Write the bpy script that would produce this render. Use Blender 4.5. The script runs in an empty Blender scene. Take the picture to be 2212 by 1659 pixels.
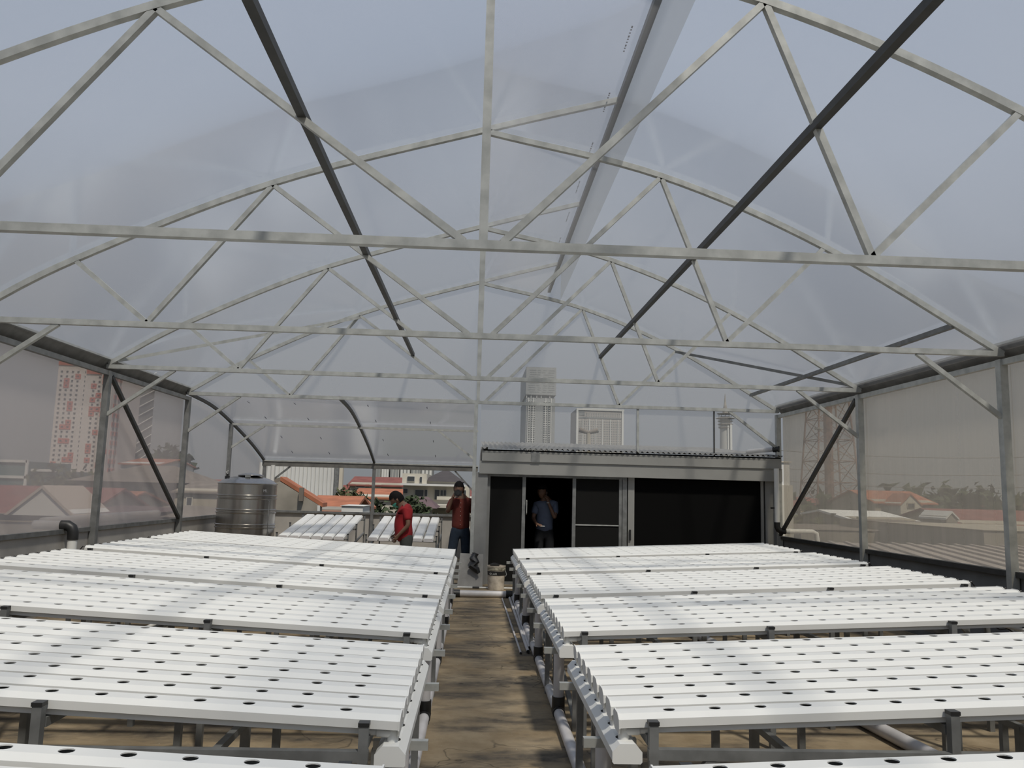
import bpy, math, random
from mathutils import Vector, Matrix

# ------------------------------------------------------------------ camera
W_, H_, F_ = 2212, 1659, 1738.0
PITCH, YAW, ROLL = .1317, .0418, .0264
EYE = Vector((0, 0, 1.6))
def cam_axes():
    cy, sy, cp, sp = math.cos(YAW), math.sin(YAW), math.cos(PITCH), math.sin(PITCH)
    f = Vector((sy*cp, cy*cp, sp)); r = Vector((cy, -sy, 0)); u = r.cross(f)
    c, s = math.cos(ROLL), math.sin(ROLL)
    return c*r + s*u, -s*r + c*u, f
CR, CU, CF = cam_axes()
SC = bpy.context.scene
COL = SC.collection
cd = bpy.data.cameras.new('camera'); cd.sensor_width = 36; cd.sensor_fit = 'HORIZONTAL'
cd.lens = F_/W_*36; cd.clip_start = .05; cd.clip_end = 6000
cam = bpy.data.objects.new('camera', cd); COL.objects.link(cam)
m = Matrix((CR, CU, -CF)).transposed().to_4x4(); m.translation = EYE
cam.matrix_world = m
SC.camera = cam
def at(u, v, Y):
    d = CR*((u - W_/2)/F_) + CU*((H_/2 - v)/F_) + CF
    return EYE + d*(Y/d.y)

# ------------------------------------------------------------------ world, sun, exposure
wd = bpy.data.worlds.new('sky'); SC.world = wd; wd.use_nodes = True
nt = wd.node_tree; nt.nodes.clear()
wo = nt.nodes.new('ShaderNodeOutputWorld'); bg = nt.nodes.new('ShaderNodeBackground')
tc = nt.nodes.new('ShaderNodeTexCoord'); sx = nt.nodes.new('ShaderNodeSeparateXYZ'); rp = nt.nodes.new('ShaderNodeValToRGB')
nt.links.new(tc.outputs['Generated'], sx.inputs[0]); nt.links.new(sx.outputs['Z'], rp.inputs[0])
rp.color_ramp.elements[0].position = 0; rp.color_ramp.elements[0].color = (.21, .222, .232, 1)
rp.color_ramp.elements[1].position = .75; rp.color_ramp.elements[1].color = (.31, .38, .50, 1)
e = rp.color_ramp.elements.new(.12); e.color = (.25, .268, .295, 1)
e = rp.color_ramp.elements.new(.38); e.color = (.345, .39, .465, 1)
nt.links.new(rp.outputs[0], bg.inputs[0]); bg.inputs[1].default_value = 1.0
nt.links.new(bg.outputs[0], wo.inputs[0])
sl = bpy.data.lights.new('sun', 'SUN'); sl.energy = 3.15; sl.angle = math.radians(4.5); sl.color = (1, .93, .81)
sun = bpy.data.objects.new('sun', sl); COL.objects.link(sun)
sun.rotation_euler = Vector((.24, -.6, 1)).to_track_quat('Z', 'Y').to_euler()
vs = SC.view_settings
vs.view_transform = 'Standard'; vs.look = 'None'; vs.gamma = 1; vs.exposure = 0; vs.use_curve_mapping = False
SC.cycles.max_bounces = 8; SC.cycles.transparent_max_bounces = 24

# ------------------------------------------------------------------ materials
MATS = {}
def mat(name, col, rough=.6, metal=0, noise=0, scale=8, col2=None, bump=0, stretch=None, spec=.5):
    if name in MATS: return MATS[name]
    M = bpy.data.materials.new(name); M.use_nodes = True; n = M.node_tree.nodes; L = M.node_tree.links
    b = n['Principled BSDF']; b.inputs['Base Color'].default_value = (*col, 1)
    b.inputs['Roughness'].default_value = rough; b.inputs['Metallic'].default_value = metal
    b.inputs['Specular IOR Level'].default_value = spec
    if noise or col2:
        t = n.new('ShaderNodeTexCoord'); mp = n.new('ShaderNodeMapping'); nz = n.new('ShaderNodeTexNoise')
        if stretch: mp.inputs['Scale'].default_value = stretch
        L.new(t.outputs['Object'], mp.inputs[0]); L.new(mp.outputs[0], nz.inputs['Vector'])
        nz.inputs['Scale'].default_value = scale; nz.inputs['Detail'].default_value = 5
        r = n.new('ShaderNodeValToRGB'); c2 = col2 or tuple(c*(1-noise) for c in col)
        r.color_ramp.elements[0].position = .35; r.color_ramp.elements[0].color = (*c2, 1)
        r.color_ramp.elements[1].position = .65; r.color_ramp.elements[1].color = (*col, 1)
        L.new(nz.outputs[0], r.inputs[0]); L.new(r.outputs[0], b.inputs['Base Color'])
        if bump:
            bp = n.new('ShaderNodeBump'); bp.inputs['Strength'].default_value = bump; bp.inputs['Distance'].default_value = .01
            L.new(nz.outputs[0], bp.inputs['Height']); L.new(bp.outputs[0], b.inputs['Normal'])
    MATS[name] = M
    return M
def film_mat(name, tcol, fac, dcol, streak=0, gloss=.04, dscale=(1, 1, 1)):
    M = bpy.data.materials.new(name); M.use_nodes = True; n = M.node_tree.nodes; L = M.node_tree.links; n.clear()
    o = n.new('ShaderNodeOutputMaterial'); tr = n.new('ShaderNodeBsdfTransparent'); tr.inputs[0].default_value = (*tcol, 1)
    tl = n.new('ShaderNodeBsdfTranslucent'); tl.inputs[0].default_value = (*dcol, 1)
    df = n.new('ShaderNodeBsdfDiffuse'); df.inputs[0].default_value = (*dcol, 1)
    m1 = n.new('ShaderNodeMixShader'); m1.inputs[0].default_value = .5; L.new(tl.outputs[0], m1.inputs[1]); L.new(df.outputs[0], m1.inputs[2])
    m2 = n.new('ShaderNodeMixShader'); L.new(tr.outputs[0], m2.inputs[1]); L.new(m1.outputs[0], m2.inputs[2])
    m2.inputs[0].default_value = fac
    if streak:
        t = n.new('ShaderNodeTexCoord'); mp = n.new('ShaderNodeMapping'); mp.inputs['Scale'].default_value = dscale
        nz = n.new('ShaderNodeTexNoise'); nz.inputs['Scale'].default_value = 1; nz.inputs['Detail'].default_value = 4
        L.new(t.outputs['Object'], mp.inputs[0]); L.new(mp.outputs[0], nz.inputs['Vector'])
        mr = n.new('ShaderNodeMapRange'); mr.inputs[1].default_value = .3; mr.inputs[2].default_value = .7
        mr.inputs[3].default_value = fac - streak; mr.inputs[4].default_value = fac + streak
        L.new(nz.outputs[0], mr.inputs[0]); L.new(mr.outputs[0], m2.inputs[0])
    g = n.new('ShaderNodeBsdfGlossy'); g.inputs['Roughness'].default_value = .18; g.inputs[0].default_value = (1, 1, 1, 1)
    fr = n.new('ShaderNodeLayerWeight'); fr.inputs[0].default_value = .12
    ml = n.new('ShaderNodeMath'); ml.operation = 'MULTIPLY'; ml.inputs[1].default_value = gloss*8; ml.use_clamp = True
    L.new(fr.outputs['Fresnel'], ml.inputs[0])
    m3 = n.new('ShaderNodeMixShader'); L.new(ml.outputs[0], m3.inputs[0]); L.new(m2.outputs[0], m3.inputs[1]); L.new(g.outputs[0], m3.inputs[2])
    L.new(m3.outputs[0], o.inputs[0])
    MATS[name] = M
    return M
GALV = mat('galvanised_steel', (.50, .51, .485), .42, .3, .26, 9, bump=.1)
GALD = mat('dull_galvanised', (.24, .245, .24), .5, .4, .3, 9)
DARKST = mat('dark_primer_steel', (.065, .066, .064), .5, .4, .2, 10)
GUTS = mat('weathered_gutter_metal', (.20, .195, .18), .55, .3, .3, 6)
PVC = mat('white_upvc', (.73, .73, .70), .65, 0, .04, 5, spec=.25)
PVCG = mat('grey_white_pvc_pipe', (.60, .585, .585), .42, 0, .22, 4)
BLK = mat('black_plastic', (.018, .018, .018), .45)
HOLEDK = mat('painted_hole_dark', (.02, .02, .018), .9)  # near-black standing in for the darkness inside holes and pipe mouths
CONC = mat('grey_render', (.44, .42, .385), .9, 0, .15, 3, bump=.2)
SHADEW = mat('shade_darkened_render', (.17, .175, .175), .9, 0, .25, 2.5, bump=.2)  # grey render darkened: shade on the right parapet is put into its colour
ALU = mat('galvalume_fascia', (.32, .318, .30), .55, .25, .12, 2)
COLM = mat('grey_painted_column', (.28, .28, .27), .8, 0, .2, 3)
NET = mat('black_shade_net', (.008, .008, .0075), .9, spec=.2)
NET2 = mat('black_dense_net', (.004, .004, .004), .95, spec=.1)
SHADEBLK = mat('painted_shade_black', (.006, .006, .006), 1, spec=0)  # black painted in for shade: shed interior and gap under its roof
STEEL = mat('stainless_steel', (.46, .44, .41), .25, .97, .12, 3, stretch=(6, 6, .6))
ROOFF = film_mat('roof_plastic_film', (.93, .94, .96), .17, (.80, .81, .85), .018, .03, (.15, 1.2, .15))
GABF = film_mat('gable_plastic_film', (.93, .93, .93), .26, (.90, .89, .86), .01, .03, (.3, .3, .3))
SIDL = film_mat('left_wall_plastic_film', (.92, .89, .86), .34, (.88, .81, .79), .03, .02, (.6, .5, .5))
SIDR = film_mat('right_wall_plastic_film', (.90, .88, .83), .30, (.80, .75, .68), .03, .02, (7, 7, .25))
ANXF = film_mat('curved_annex_film', (.93, .93, .95), .22, (.80, .77, .80), .03, .05, (.5, .8, .5))
VENTF = film_mat('vent_flap_film', (.84, .84, .83), .45, (.73, .73, .70), .02, .03, (.4, .1, .4))

# ------------------------------------------------------------------ mesh builder
class MB:
    def __init__(s): s.v = []; s.f = []; s.mi = []; s.cur = 0
    def add(s, vs_, fs):
        o = len(s.v); s.v += [tuple(p) for p in vs_]; s.f += [tuple(o + i for i in f) for f in fs]; s.mi += [s.cur]*len(fs); return s
    def box(s, a, b):
        x0, y0, z0 = a; x1, y1, z1 = b
        return s.add([(x0,y0,z0),(x1,y0,z0),(x1,y1,z0),(x0,y1,z0),(x0,y0,z1),(x1,y0,z1),(x1,y1,z1),(x0,y1,z1)],
                     [(0,3,2,1),(4,5,6,7),(0,1,5,4),(1,2,6,5),(2,3,7,6),(3,0,4,7)])
    def beam(s, p, q, w, h=None, up=(0, 0, 1)):
        p, q = Vector(p), Vector(q); h = h or w; d = (q - p).normalized(); U = Vector(up)
        if abs(d.dot(U)) > .98: U = Vector((0, 1, 0))
        a = d.cross(U).normalized(); b = a.cross(d)
        c = [a*w/2 + b*h/2, -a*w/2 + b*h/2, -a*w/2 - b*h/2, a*w/2 - b*h/2]
        return s.add([p + k for k in c] + [q + k for k in c], [(0,1,2,3),(7,6,5,4),(0,4,5,1),(1,5,6,2),(2,6,7,3),(3,7,4,0)])
    def sweep(s, pts, w, h, side=(0, 1, 0)):
        pts = [Vector(p) for p in pts]; S = Vector(side); n = len(pts); vv = []
        for i, p in enumerate(pts):
            t = (pts[min(i+1, n-1)] - pts[max(i-1, 0)]).normalized(); N = S.cross(t).normalized()
            vv += [p + S*w/2 + N*h/2, p - S*w/2 + N*h/2, p - S*w/2 - N*h/2, p + S*w/2 - N*h/2]
        ff = [(0,1,2,3), tuple(4*(n-1) + k for k in (3,2,1,0))]
        for i in range(n-1):
            for k in range(4): ff.append((4*i+k, 4*i+4+k, 4*i+4+(k+1)%4, 4*i+(k+1)%4))
        return s.add(vv, ff)
    def tube(s, pts, r, n=8, cap=True, hollow=0):
        pts = [Vector(p) for p in pts]; k = len(pts); vv = []; ref = None
        for i, p in enumerate(pts):
            t = (pts[min(i+1, k-1)] - pts[max(i-1, 0)]).normalized()
            if ref is None: ref = Vector((0, 0, 1)) if abs(t.z) < .9 else Vector((1, 0, 0))
            a = t.cross(ref).normalized(); b = a.cross(t); ref = b
            rr = r[i] if isinstance(r, (list, tuple)) else r
            vv += [p + (a*math.cos(2*math.pi*j/n) + b*math.sin(2*math.pi*j/n))*rr for j in range(n)]
        ff = []
        for i in range(k-1):
            for j in range(n): ff.append((i*n+j, i*n+(j+1)%n, (i+1)*n+(j+1)%n, (i+1)*n+j))
        if cap: ff += [tuple(range(n-1, -1, -1)), tuple((k-1)*n + j for j in range(n))]
        return s.add(vv, ff)
    def lathe(s, prof, c, n=32):
        c = Vector(c); vv = []; k = len(prof)
        for r, z in prof: vv += [c + Vector((r*math.cos(2*math.pi*j/n), r*math.sin(2*math.pi*j/n), z)) for j in range(n)]
        ff = []
        for i in range(k-1):
            for j in range(n): ff.append((i*n+j, i*n+(j+1)%n, (i+1)*n+(j+1)%n, (i+1)*n+j))
        ff += [tuple(range(n-1, -1, -1)), tuple((k-1)*n + j for j in range(n))]
        return s.add(vv, ff)
    def prism(s, poly, a, b):      # poly of 3d points on one side, extruded by vector b-a
        d = Vector(b) - Vector(a); n = len(poly); P = [Vector(p) for p in poly]
        vv = P + [p + d for p in P]
        return s.add(vv, [tuple(range(n)), tuple(range(2*n-1, n-1, -1))] + [(i, i+n, (i+1)%n+n, (i+1)%n) for i in range(n)])
    def mesh(s, name, mats, smooth=False):
        me = bpy.data.meshes.new(name); me.from_pydata(s.v, [], s.f)
        for M in (mats if isinstance(mats, (list, tuple)) else [mats]): me.materials.append(M)
        me.polygons.foreach_set('material_index', s.mi)
        if smooth:
            me.polygons.foreach_set('use_smooth', [True]*len(s.f)); me.set_sharp_from_angle(angle=math.radians(40))
        me.validate(); me.update()
        import bmesh
        bm = bmesh.new(); bm.from_mesh(me); bmesh.ops.recalc_face_normals(bm, faces=bm.faces); bm.to_mesh(me); bm.free()
        return me
    def build(s, name, mats, parent=None, smooth=False, **kw):
        return link(name, s.mesh(name, mats, smooth), parent, **kw)
def link(name, me, parent=None, loc=None, **kw):
    o = bpy.data.objects.new(name, me); COL.objects.link(o)
    if parent: o.parent = parent
    if loc is not None: o.location = loc
    for k, v in kw.items(): o[k] = v
    return o
def tag(o, label, cat, group=None):
    o['label'] = label; o['category'] = cat
    if group: o['group'] = group
    return o
def thing(name, label, cat, loc=(0, 0, 0), group=None):
    return tag(link(name, None, None, loc), label, cat, group)
def interp(pts, n=24):            # smooth monotone-x curve through points
    out = []
    for i in range(len(pts)-1):
        p0 = pts[max(i-1, 0)]; p1 = pts[i]; p2 = pts[i+1]; p3 = pts[min(i+2, len(pts)-1)]
        if i == 0: p0 = tuple(2*a-b for a, b in zip(p1, p2))
        if i == len(pts)-2: p3 = tuple(2*a-b for a, b in zip(p2, p1))
        k = max(2, n//(len(pts)-1))
        for j in range(k):
            t = j/k
            out.append(tuple(.5*((2*b) + (-a+c)*t + (2*a-5*b+4*c-d)*t*t + (-a+3*b-3*c+d)*t**3) for a, b, c, d in zip(p0, p1, p2, p3)))
    out.append(pts[-1]); return out

# ------------------------------------------------------------------ setting: floor, parapets
def floor_mat():
    M = bpy.data.materials.new('stained_concrete_floor'); M.use_nodes = True; n = M.node_tree.nodes; L = M.node_tree.links; b = n['Principled BSDF']
    t = n.new('ShaderNodeTexCoord')
    def noise(sc, st=(1, 1, 1), det=6, w=0):
        mp = n.new('ShaderNodeMapping'); mp.inputs['Scale'].default_value = st; mp.inputs['Location'].default_value = (w, w, 0)
        L.new(t.outputs['Object'], mp.inputs[0])
        z = n.new('ShaderNodeTexNoise'); z.inputs['Scale'].default_value = sc; z.inputs['Detail'].default_value = det; z.inputs['Roughness'].default_value = .62
        L.new(mp.outputs[0], z.inputs['Vector']); return z.outputs[0]
    def ramp(src, a, b_, c0, c1):
        r = n.new('ShaderNodeValToRGB'); r.color_ramp.elements[0].position = a; r.color_ramp.elements[1].position = b_
        r.color_ramp.elements[0].color = (*c0, 1); r.color_ramp.elements[1].color = (*c1, 1); L.new(src, r.inputs[0]); return r.outputs[0]
    def mix(f, a, b_, mode='MIX'):
        x = n.new('ShaderNodeMix'); x.data_type = 'RGBA'; x.blend_type = mode; L.new(f, x.inputs[0]) if not isinstance(f, float) else x.inputs[0].__setattr__('default_value', f)
        L.new(a, x.inputs[6]); L.new(b_, x.inputs[7]); return x.outputs[2]
    base = ramp(noise(2.2), .35, .65, (.20, .148, .085), (.33, .262, .168))
    stain = ramp(noise(1.5, (.8, 1.8, 1), 8, 3), .46, .62, (0, 0, 0), (1, 1, 1))
    dark = ramp(noise(9, (1, 1.5, 1), 6), .3, .7, (.05, .042, .032), (.13, .105, .075))
    c = mix(stain, base, dark)
    speck = ramp(noise(60, (1, 1, 1), 2), .72, .76, (0, 0, 0), (1, 1, 1))
    lt = n.new('ShaderNodeRGB'); lt.outputs[0].default_value = (.42, .39, .33, 1)
    c = mix(speck, c, lt.outputs[0])
    v = n.new('ShaderNodeTexVoronoi'); v.feature = 'DISTANCE_TO_EDGE'; v.inputs['Scale'].default_value = .55
    mpp = n.new('ShaderNodeMapping'); L.new(t.outputs['Object'], mpp.inputs[0])
    nz = n.new('ShaderNodeTexNoise'); nz.inputs['Scale'].default_value = 3; L.new(t.outputs['Object'], nz.inputs['Vector'])
    va = n.new('ShaderNodeVectorMath'); va.operation = 'ADD'; L.new(mpp.outputs[0], va.inputs[0]); L.new(nz.outputs['Color'], va.inputs[1]); L.new(va.outputs[0], v.inputs['Vector'])
    cr = ramp(v.outputs[0], 0.0, .006, (.25, .25, .25), (1, 1, 1))
    c = mix(.8, c, cr, 'MULTIPLY')
    L.new(c, b.inputs['Base Color']); b.inputs['Roughness'].default_value = .85
    bp = n.new('ShaderNodeBump'); bp.inputs['Strength'].default_value = .35; bp.inputs['Distance'].default_value = .01
    L.new(noise(14), bp.inputs['Height']); L.new(bp.outputs[0], b.inputs['Normal'])
    return M
XL, XR, YB, YH = -5.05, 5.40, 19.45, 14.06
ST = dict(kind='structure')
MB().box((XL-.15, -6, -9), (XR+.15, YB+.15, 0)).build('floor', floor_mat(), **ST)
# parapets with top rails and film
def wall_left():
    w = MB().box((XL-.15, -6, 0), (XL, YB+.15, .93)).build('wall_left', CONC, **ST)
    MB().box((XL-.02, -6, .93), (XL+.025, YB, .985)).build('rail', GALD, w)
    ys = [-1.2, 1.86, 4.90, 7.91, 10.99, YH]
    for a, b in zip(ys, ys[1:]):
        MB().box((XL-.035, a, .985), (XL-.03, b, 3.06)).build('film_panel', SIDL, w)
    for a, b in ((YH, 16.66), (16.66, 19.35)):
        top = [(y, z) for y, z in ANX if a - .01 <= y <= b + .01]
        pts = [(XL-.03, a, .985), (XL-.03, b, .985)] + [(XL-.03, y, z-.02) for y, z in reversed(top)]
        MB().add(pts, [tuple(range(len(pts)))]).build('film_panel', SIDL, w)
    return w
ANX = interp([(14.06, 3.13), (15.4, 3.04), (16.66, 2.83), (18.1, 2.52), (19.0, 2.28), (19.4, 2.16)], 30)
WL = wall_left()
WR = MB().box((XR, -6, 0), (XR+.15, YB, .88)).build('wall_right', SHADEW, **ST)
MB().box((XR-.06, -6, .88), (XR+.02, YH, .935)).build('rail', DARKST, WR)
for a, b in zip([-1.2, 1.86, 4.90, 7.91, 10.99], [1.86, 4.90, 7.91, 10.99, YH]):
    MB().box((XR+.03, a, .935), (XR+.035, b, 3.06)).build('film_panel', SIDR, WR)
WB = MB().box((XL-.15, YB, 0), (XR+.15, YB+.15, .95)).build('wall_back', CONC, **ST)
MB().box((XL, YB-.06, .95), (.1, YB+.02, 1.0)).build('rail', GALD, WB)

# ------------------------------------------------------------------ roof frame
ARCL = interp([(-5.0, 3.16), (-4.0, 3.76), (-2.14, 4.62), (0, 5.29), (1.36, 5.68)], 32)
ARCR = interp([(.03, 5.26), (1.82, 4.87), (3.52, 4.18), (5.36, 3.12)], 24)
def arcz(arc, x):
    for (a, za), (b, zb) in zip(arc, arc[1:]):
        if a <= x <= b: return za + (zb-za)*(x-a)/(b-a)
ZC = 3.12
TY = [4.90, 7.91, 10.99, YH]
TN = ['nearest roof truss, its lower chord crossing the photo at mid height', 'second roof truss from the camera, just above the distant ones',
      'third roof truss from the camera, standing where the left wall cross brace starts', 'farthest roof truss, in line with the front of the shed']
for i, Y in enumerate(TY):
    t = thing('roof_truss', 'galvanised steel ' + TN[i], 'truss', (0, Y, 0), 'galvanised roof trusses')
    def part(nm, p, q, w, h=None): return MB().beam((p[0], 0, p[1]), (q[0], 0, q[1]), w, h or w, (0, 1, 0)).build(nm, GALV, t)
    MB().sweep([(x, 0, z) for x, z in ARCL], .05, .055).build('arched_rafter', GALV, t)
    MB().sweep([(x, 0, z) for x, z in ARCR], .05, .055).build('arched_rafter', GALV, t)
    part('bottom_chord', (-5.02, ZC), (5.36, ZC), .055, .06)
    part('king_post', (0, ZC), (0, 5.26), .055)
    for p, q in [((-.12, ZC+.02), (-2.14, 4.6)), ((-2.14, 4.6), (-3.27, ZC+.02)), ((-3.27, ZC+.02), (-4.0, 3.73)),
                 ((.12, ZC+.02), (1.82, 4.86)), ((1.82, 4.86), (2.49, ZC+.02)), ((2.49, ZC+.02), (3.52, 4.17))]:
        part('web_member', p, q, .045)
    for sx_, X in ((-1, XL+.05), (1, XR-.06)):
        MB().box((X-.04, -.04, 0), (X+.04, .04, 3.06)).build('side_post', GALD if sx_ < 0 else GALV, t)
        kx = X - sx_*.88
        MB().beam((kx, 0, ZC-.02), (X-sx_*.03, 0, 2.47), .045, None, (0, 1, 0)).build('knee_brace', GALV, t)
# purlins running along the house
def rod(name, label, cat, p, q, w, M, h=None, group=None):
    c = (Vector(p) + Vector(q))/2
    o = MB().beam(Vector(p)-c, Vector(q)-c, w, h).build(name, M); o.location = c
    return tag(o, label, cat, group)
rod('purlin', 'dark long purlin passing through the webs left of the king posts', 'purlin', (-1.17, -1.2, 3.93), (-1.17, YH, 3.93), .055, DARKST)
rod('purlin', 'dark long purlin passing through the webs right of the king posts', 'purlin', (2.147, -1.2, 4.02), (2.147, YH, 4.0), .055, DARKST)
rod('purlin', 'dark ridge purlin holding the edge of the overhanging left roof', 'purlin', (1.385, -1.2, 5.68), (1.385, 16.1, 5.68), .06, DARKST, .06)
rod('purlin', 'short dark purlin near the right eave between second and farthest truss', 'purlin', (4.86, 7.91, 3.40), (4.86, YH, 3.40), .05, GALD)
rod('roof_brace', 'pale steel brace slanting under the left roof in the last bay', 'brace', (-4.9, 10.99, 3.2), (-2.14, YH, 4.56), .045, GALV)
rod('roof_brace', 'grey steel brace slanting under the right roof in the last bay', 'brace', (5.3, 10.99, 3.18), (3.5, YH, 4.14), .045, GALD)
rod('wall_brace', 'dark diagonal brace on the left film wall beside the tank', 'brace', (XL+.06, 10.99+.08, 3.0), (XL+.06, YH-.06, 1.0), .05, DARKST)
rod('wall_brace', 'dark diagonal brace on the right film wall beside the shed', 'brace', (XR-.07, 10.99+.08, 3.0), (XR-.07, YH-.06, .96), .05, DARKST)
def eave_gutter(s_, X, label):
    g = thing('eave_gutter', label, 'gutter', (X, 0, 3.08))
    prof = [(0.08*s_, .0), (.24*s_, .0), (.27*s_, .15), (.265*s_, .15), (.235*s_, .012), (.085*s_, .012), (-.02*s_, .14), (-.03*s_, .14)]
    b = MB(); b.prism([(x, -1.2, z) for x, z in prof], (0, 0, 0), (0, YH+1.26, 0)); b.build('trough', GUTS, g)
    MB().box((min(-.035*s_, -.01*s_), -1.2, .13), (max(-.035*s_, -.01*s_), YH+.06, .155)).build('inner_lip', GALV, g)
    MB().box((-.03, -1.2, -.08), (.03, YH, -.02)).build('eave_rail', GALV if s_ > 0 else GALD, g)
eave_gutter(-1, XL+.05, 'brown weathered box gutter along the left eave')
eave_gutter(1, XR-.05, 'brown weathered box gutter along the right eave')
# ceiling: film panels per bay
CE = link('ceiling', None, None, (0, 0, 0), **ST)
ys = [-1.2, 1.86] + TY
for a, b in zip(ys, ys[1:]):
    for arc in (ARCL, ARCR):
        vv = []
        for x, z in arc: vv += [(x, a, z+.032), (x, b, z+.032)]
        MB().add(vv, [(2*k, 2*k+1, 2*k+3, 2*k+2) for k in range(len(arc)-1)]).build('film_panel', ROOFF, CE, smooth=True)
zt = arcz(ARCR, 1.36)
for a, b in zip(ys, ys[1:]):
    MB().add([(1.42, a, 5.69), (1.42, b, 5.69), (1.42, b, zt+.02), (1.42, a, zt+.02)], [(0, 1, 2, 3)]).build('vent_flap', VENTF, CE)
PRINT = mat('faint_film_print', (.12, .12, .14), .8)
for k in range(6):
    y0 = 6.55 + 1.2*k; b = MB(); z = arcz(ARCL, 1.25) + .026
    for j in range(9): b.box((1.243, y0 + j*.05, z), (1.257, y0 + j*.05 + (.018 if j % 3 else .03), z+.002))
    b.build('film_print', PRINT, CE, kind='stuff')
# gable over shed
GB = link('wall_gable', None, None, (0, YH+.03, 0), **ST)
gl = [(x, 0, z) for x, z in ARCL if x <= 0]
MB().add([(-5.0, 0, ZC)] + gl + [(0, 0, ZC)], [tuple(range(len(gl)+2))]).build('film_panel', GABF, GB)
gr = [(x, 0, z) for x, z in ARCR]
MB().add([(.03, 0, ZC)] + gr, [tuple(range(len(gr)+1))]).build('film_panel', GABF, GB)
tr_ = [(x, 0, z) for x, z in ARCL if x >= 0] + [(x, 0, z) for x, z in reversed(ARCR) if x <= 1.37]
MB().add(tr_, [tuple(range(len(tr_)))]).build('film_panel', GABF, GB)
MB().add([(.06, 0, 2.3), (2.81, 0, 2.3), (2.81, 0, ZC), (.06, 0, ZC)], [(0, 1, 2, 3)]).build('film_panel', GABF, GB)
MB().add([(2.85, 0, 2.3), (5.36, 0, 2.3), (5.36, 0, ZC), (2.85, 0, ZC)], [(0, 1, 2, 3)]).build('film_panel', GABF, GB)
MB().box((2.81, -.04, 2.3), (2.85, 0, ZC)).build('muntin', GALV, GB)
MB().box((4.185, -.03, 2.3), (4.205, 0, ZC)).build('muntin', DARKST, GB)
# annex with curved film roof
AX = thing('annex_frame', 'curved steel annex frame over the tank and the sloping racks', 'frame', (0, YH, 0))
for X in (XL+.03, -2.42, -.02):
    MB().sweep([(X, y-YH, z) for y, z in ANX], .045, .05, (1, 0, 0)).build('curved_rafter', DARKST if X < -1 else GALV, AX)
MB().beam((XL, 2.6, 2.80), (.02, 2.6, 2.80), .045).build('purlin', GALV, AX)
MB().box((XL, 19.36-YH, 2.03), (.05, 19.5-YH, 2.14)).build('eave_gutter', GUTS, AX)
MB().box((XL, 19.34-YH, 2.14), (.05, 19.36-YH, 2.17)).build('gutter_lip', GALV, AX)
for X, Y, z in ((XL+.03, 16.66, 2.8), (XL+.05, 19.4, 2.1), (-2.42, 19.4, 2.05), (-.02, 19.4, 2.05)):
    MB().box((X-.035, Y-YH-.035, 0), (X+.035, Y-YH+.035, z)).build('post', GALD, AX)
MB().beam((XL+.7, 2.6, 2.78), (XL+.05, 2.6, 2.32), .04, None, (0, 1, 0)).build('knee_brace', GALV, AX)
MB().beam((-.8, 2.6, 2.78), (-.04, 2.6, 2.22), .04, None, (0, 1, 0)).build('knee_brace', GALV, AX)
MB().beam((XL+.65, 5.34, 2.03), (XL+.08, 5.34, 1.55), .04, None, (0, 1, 0)).build('knee_brace', GALD, AX)
MB().beam((-.5, 5.34, 2.03), (-.04, 5.34, 1.55), .04, None, (0, 1, 0)).build('knee_brace', GALD, AX)
MB().box((-.06, -.04, 0), (.0, .02, 3.1)).build('post', GALV, AX)
AC = link('ceiling_annex', None, None, (0, 0, 0), **ST)
for a, b in ((XL, -2.42), (-2.42, -.02)):
    vv = []
    for y, z in ANX: vv += [(a, y, z+.03), (b, y, z+.03)]
    MB().add(vv, [(2*k, 2*k+1, 2*k+3, 2*k+2) for k in range(len(ANX)-1)]).build('film_panel', ANXF, AC, smooth=True)

b = MB()
for X in (-4.25, -3.4, -2.05, -.95):
    for k in (4, 10, 16, 22):
        p, q = Vector((X, *ANX[k])), Vector((X, *ANX[k+1])); q = p + (q-p).normalized()*.16; up = Vector((0, 0, .022))
        b.beam(p+up, q+up, .012, .003)
b.build('film_print', PRINT, AC, kind='stuff')

# ------------------------------------------------------------------ shed
SH = thing('shed', 'grey roofed lean-to shed with black net doors at the end of the aisle', 'shed', (0, YH, 0))
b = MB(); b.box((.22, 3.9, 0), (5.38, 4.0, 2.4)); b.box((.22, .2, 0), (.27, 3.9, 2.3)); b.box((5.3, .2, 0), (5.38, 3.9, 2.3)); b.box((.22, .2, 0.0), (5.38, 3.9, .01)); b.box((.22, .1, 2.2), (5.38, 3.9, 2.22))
b.build('painted_dark_interior', SHADEBLK, SH)  # inner faces coloured black in place of the shade inside the shed
b = MB(); b.box((.08, .12, 0), (.2, 4.0, 2.35)); b.build('side_wall', CONC, SH)
MB().box((.0, -.02, 0), (.21, .2, 1.9)).build('column', COLM, SH)
MB().box((.06, -.06, 1.88), (5.38, .16, 2.10)).build('lintel_beam', ALU, SH)
b = MB(); b.box((.1, -.08, 2.10), (5.36, -.065, 2.27)); b.box((.1, -.08, 2.10), (5.36, .02, 2.11)); b.box((.1, -.085, 2.255), (5.36, -.07, 2.275)); b.box((.1, -.085, 2.10), (5.36, -.075, 2.12))
b.build('front_gutter', ALU, SH)
MB().box((.95, -.09, 2.095), (1.10, -.06, 2.28)).build('gutter_joint', GALD, SH)
MB().box((.12, -.055, 2.2), (5.36, -.03, 2.30)).build('gap_shade_strip', SHADEBLK, SH)  # black strip put in for the shaded gap under the corrugations
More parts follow.
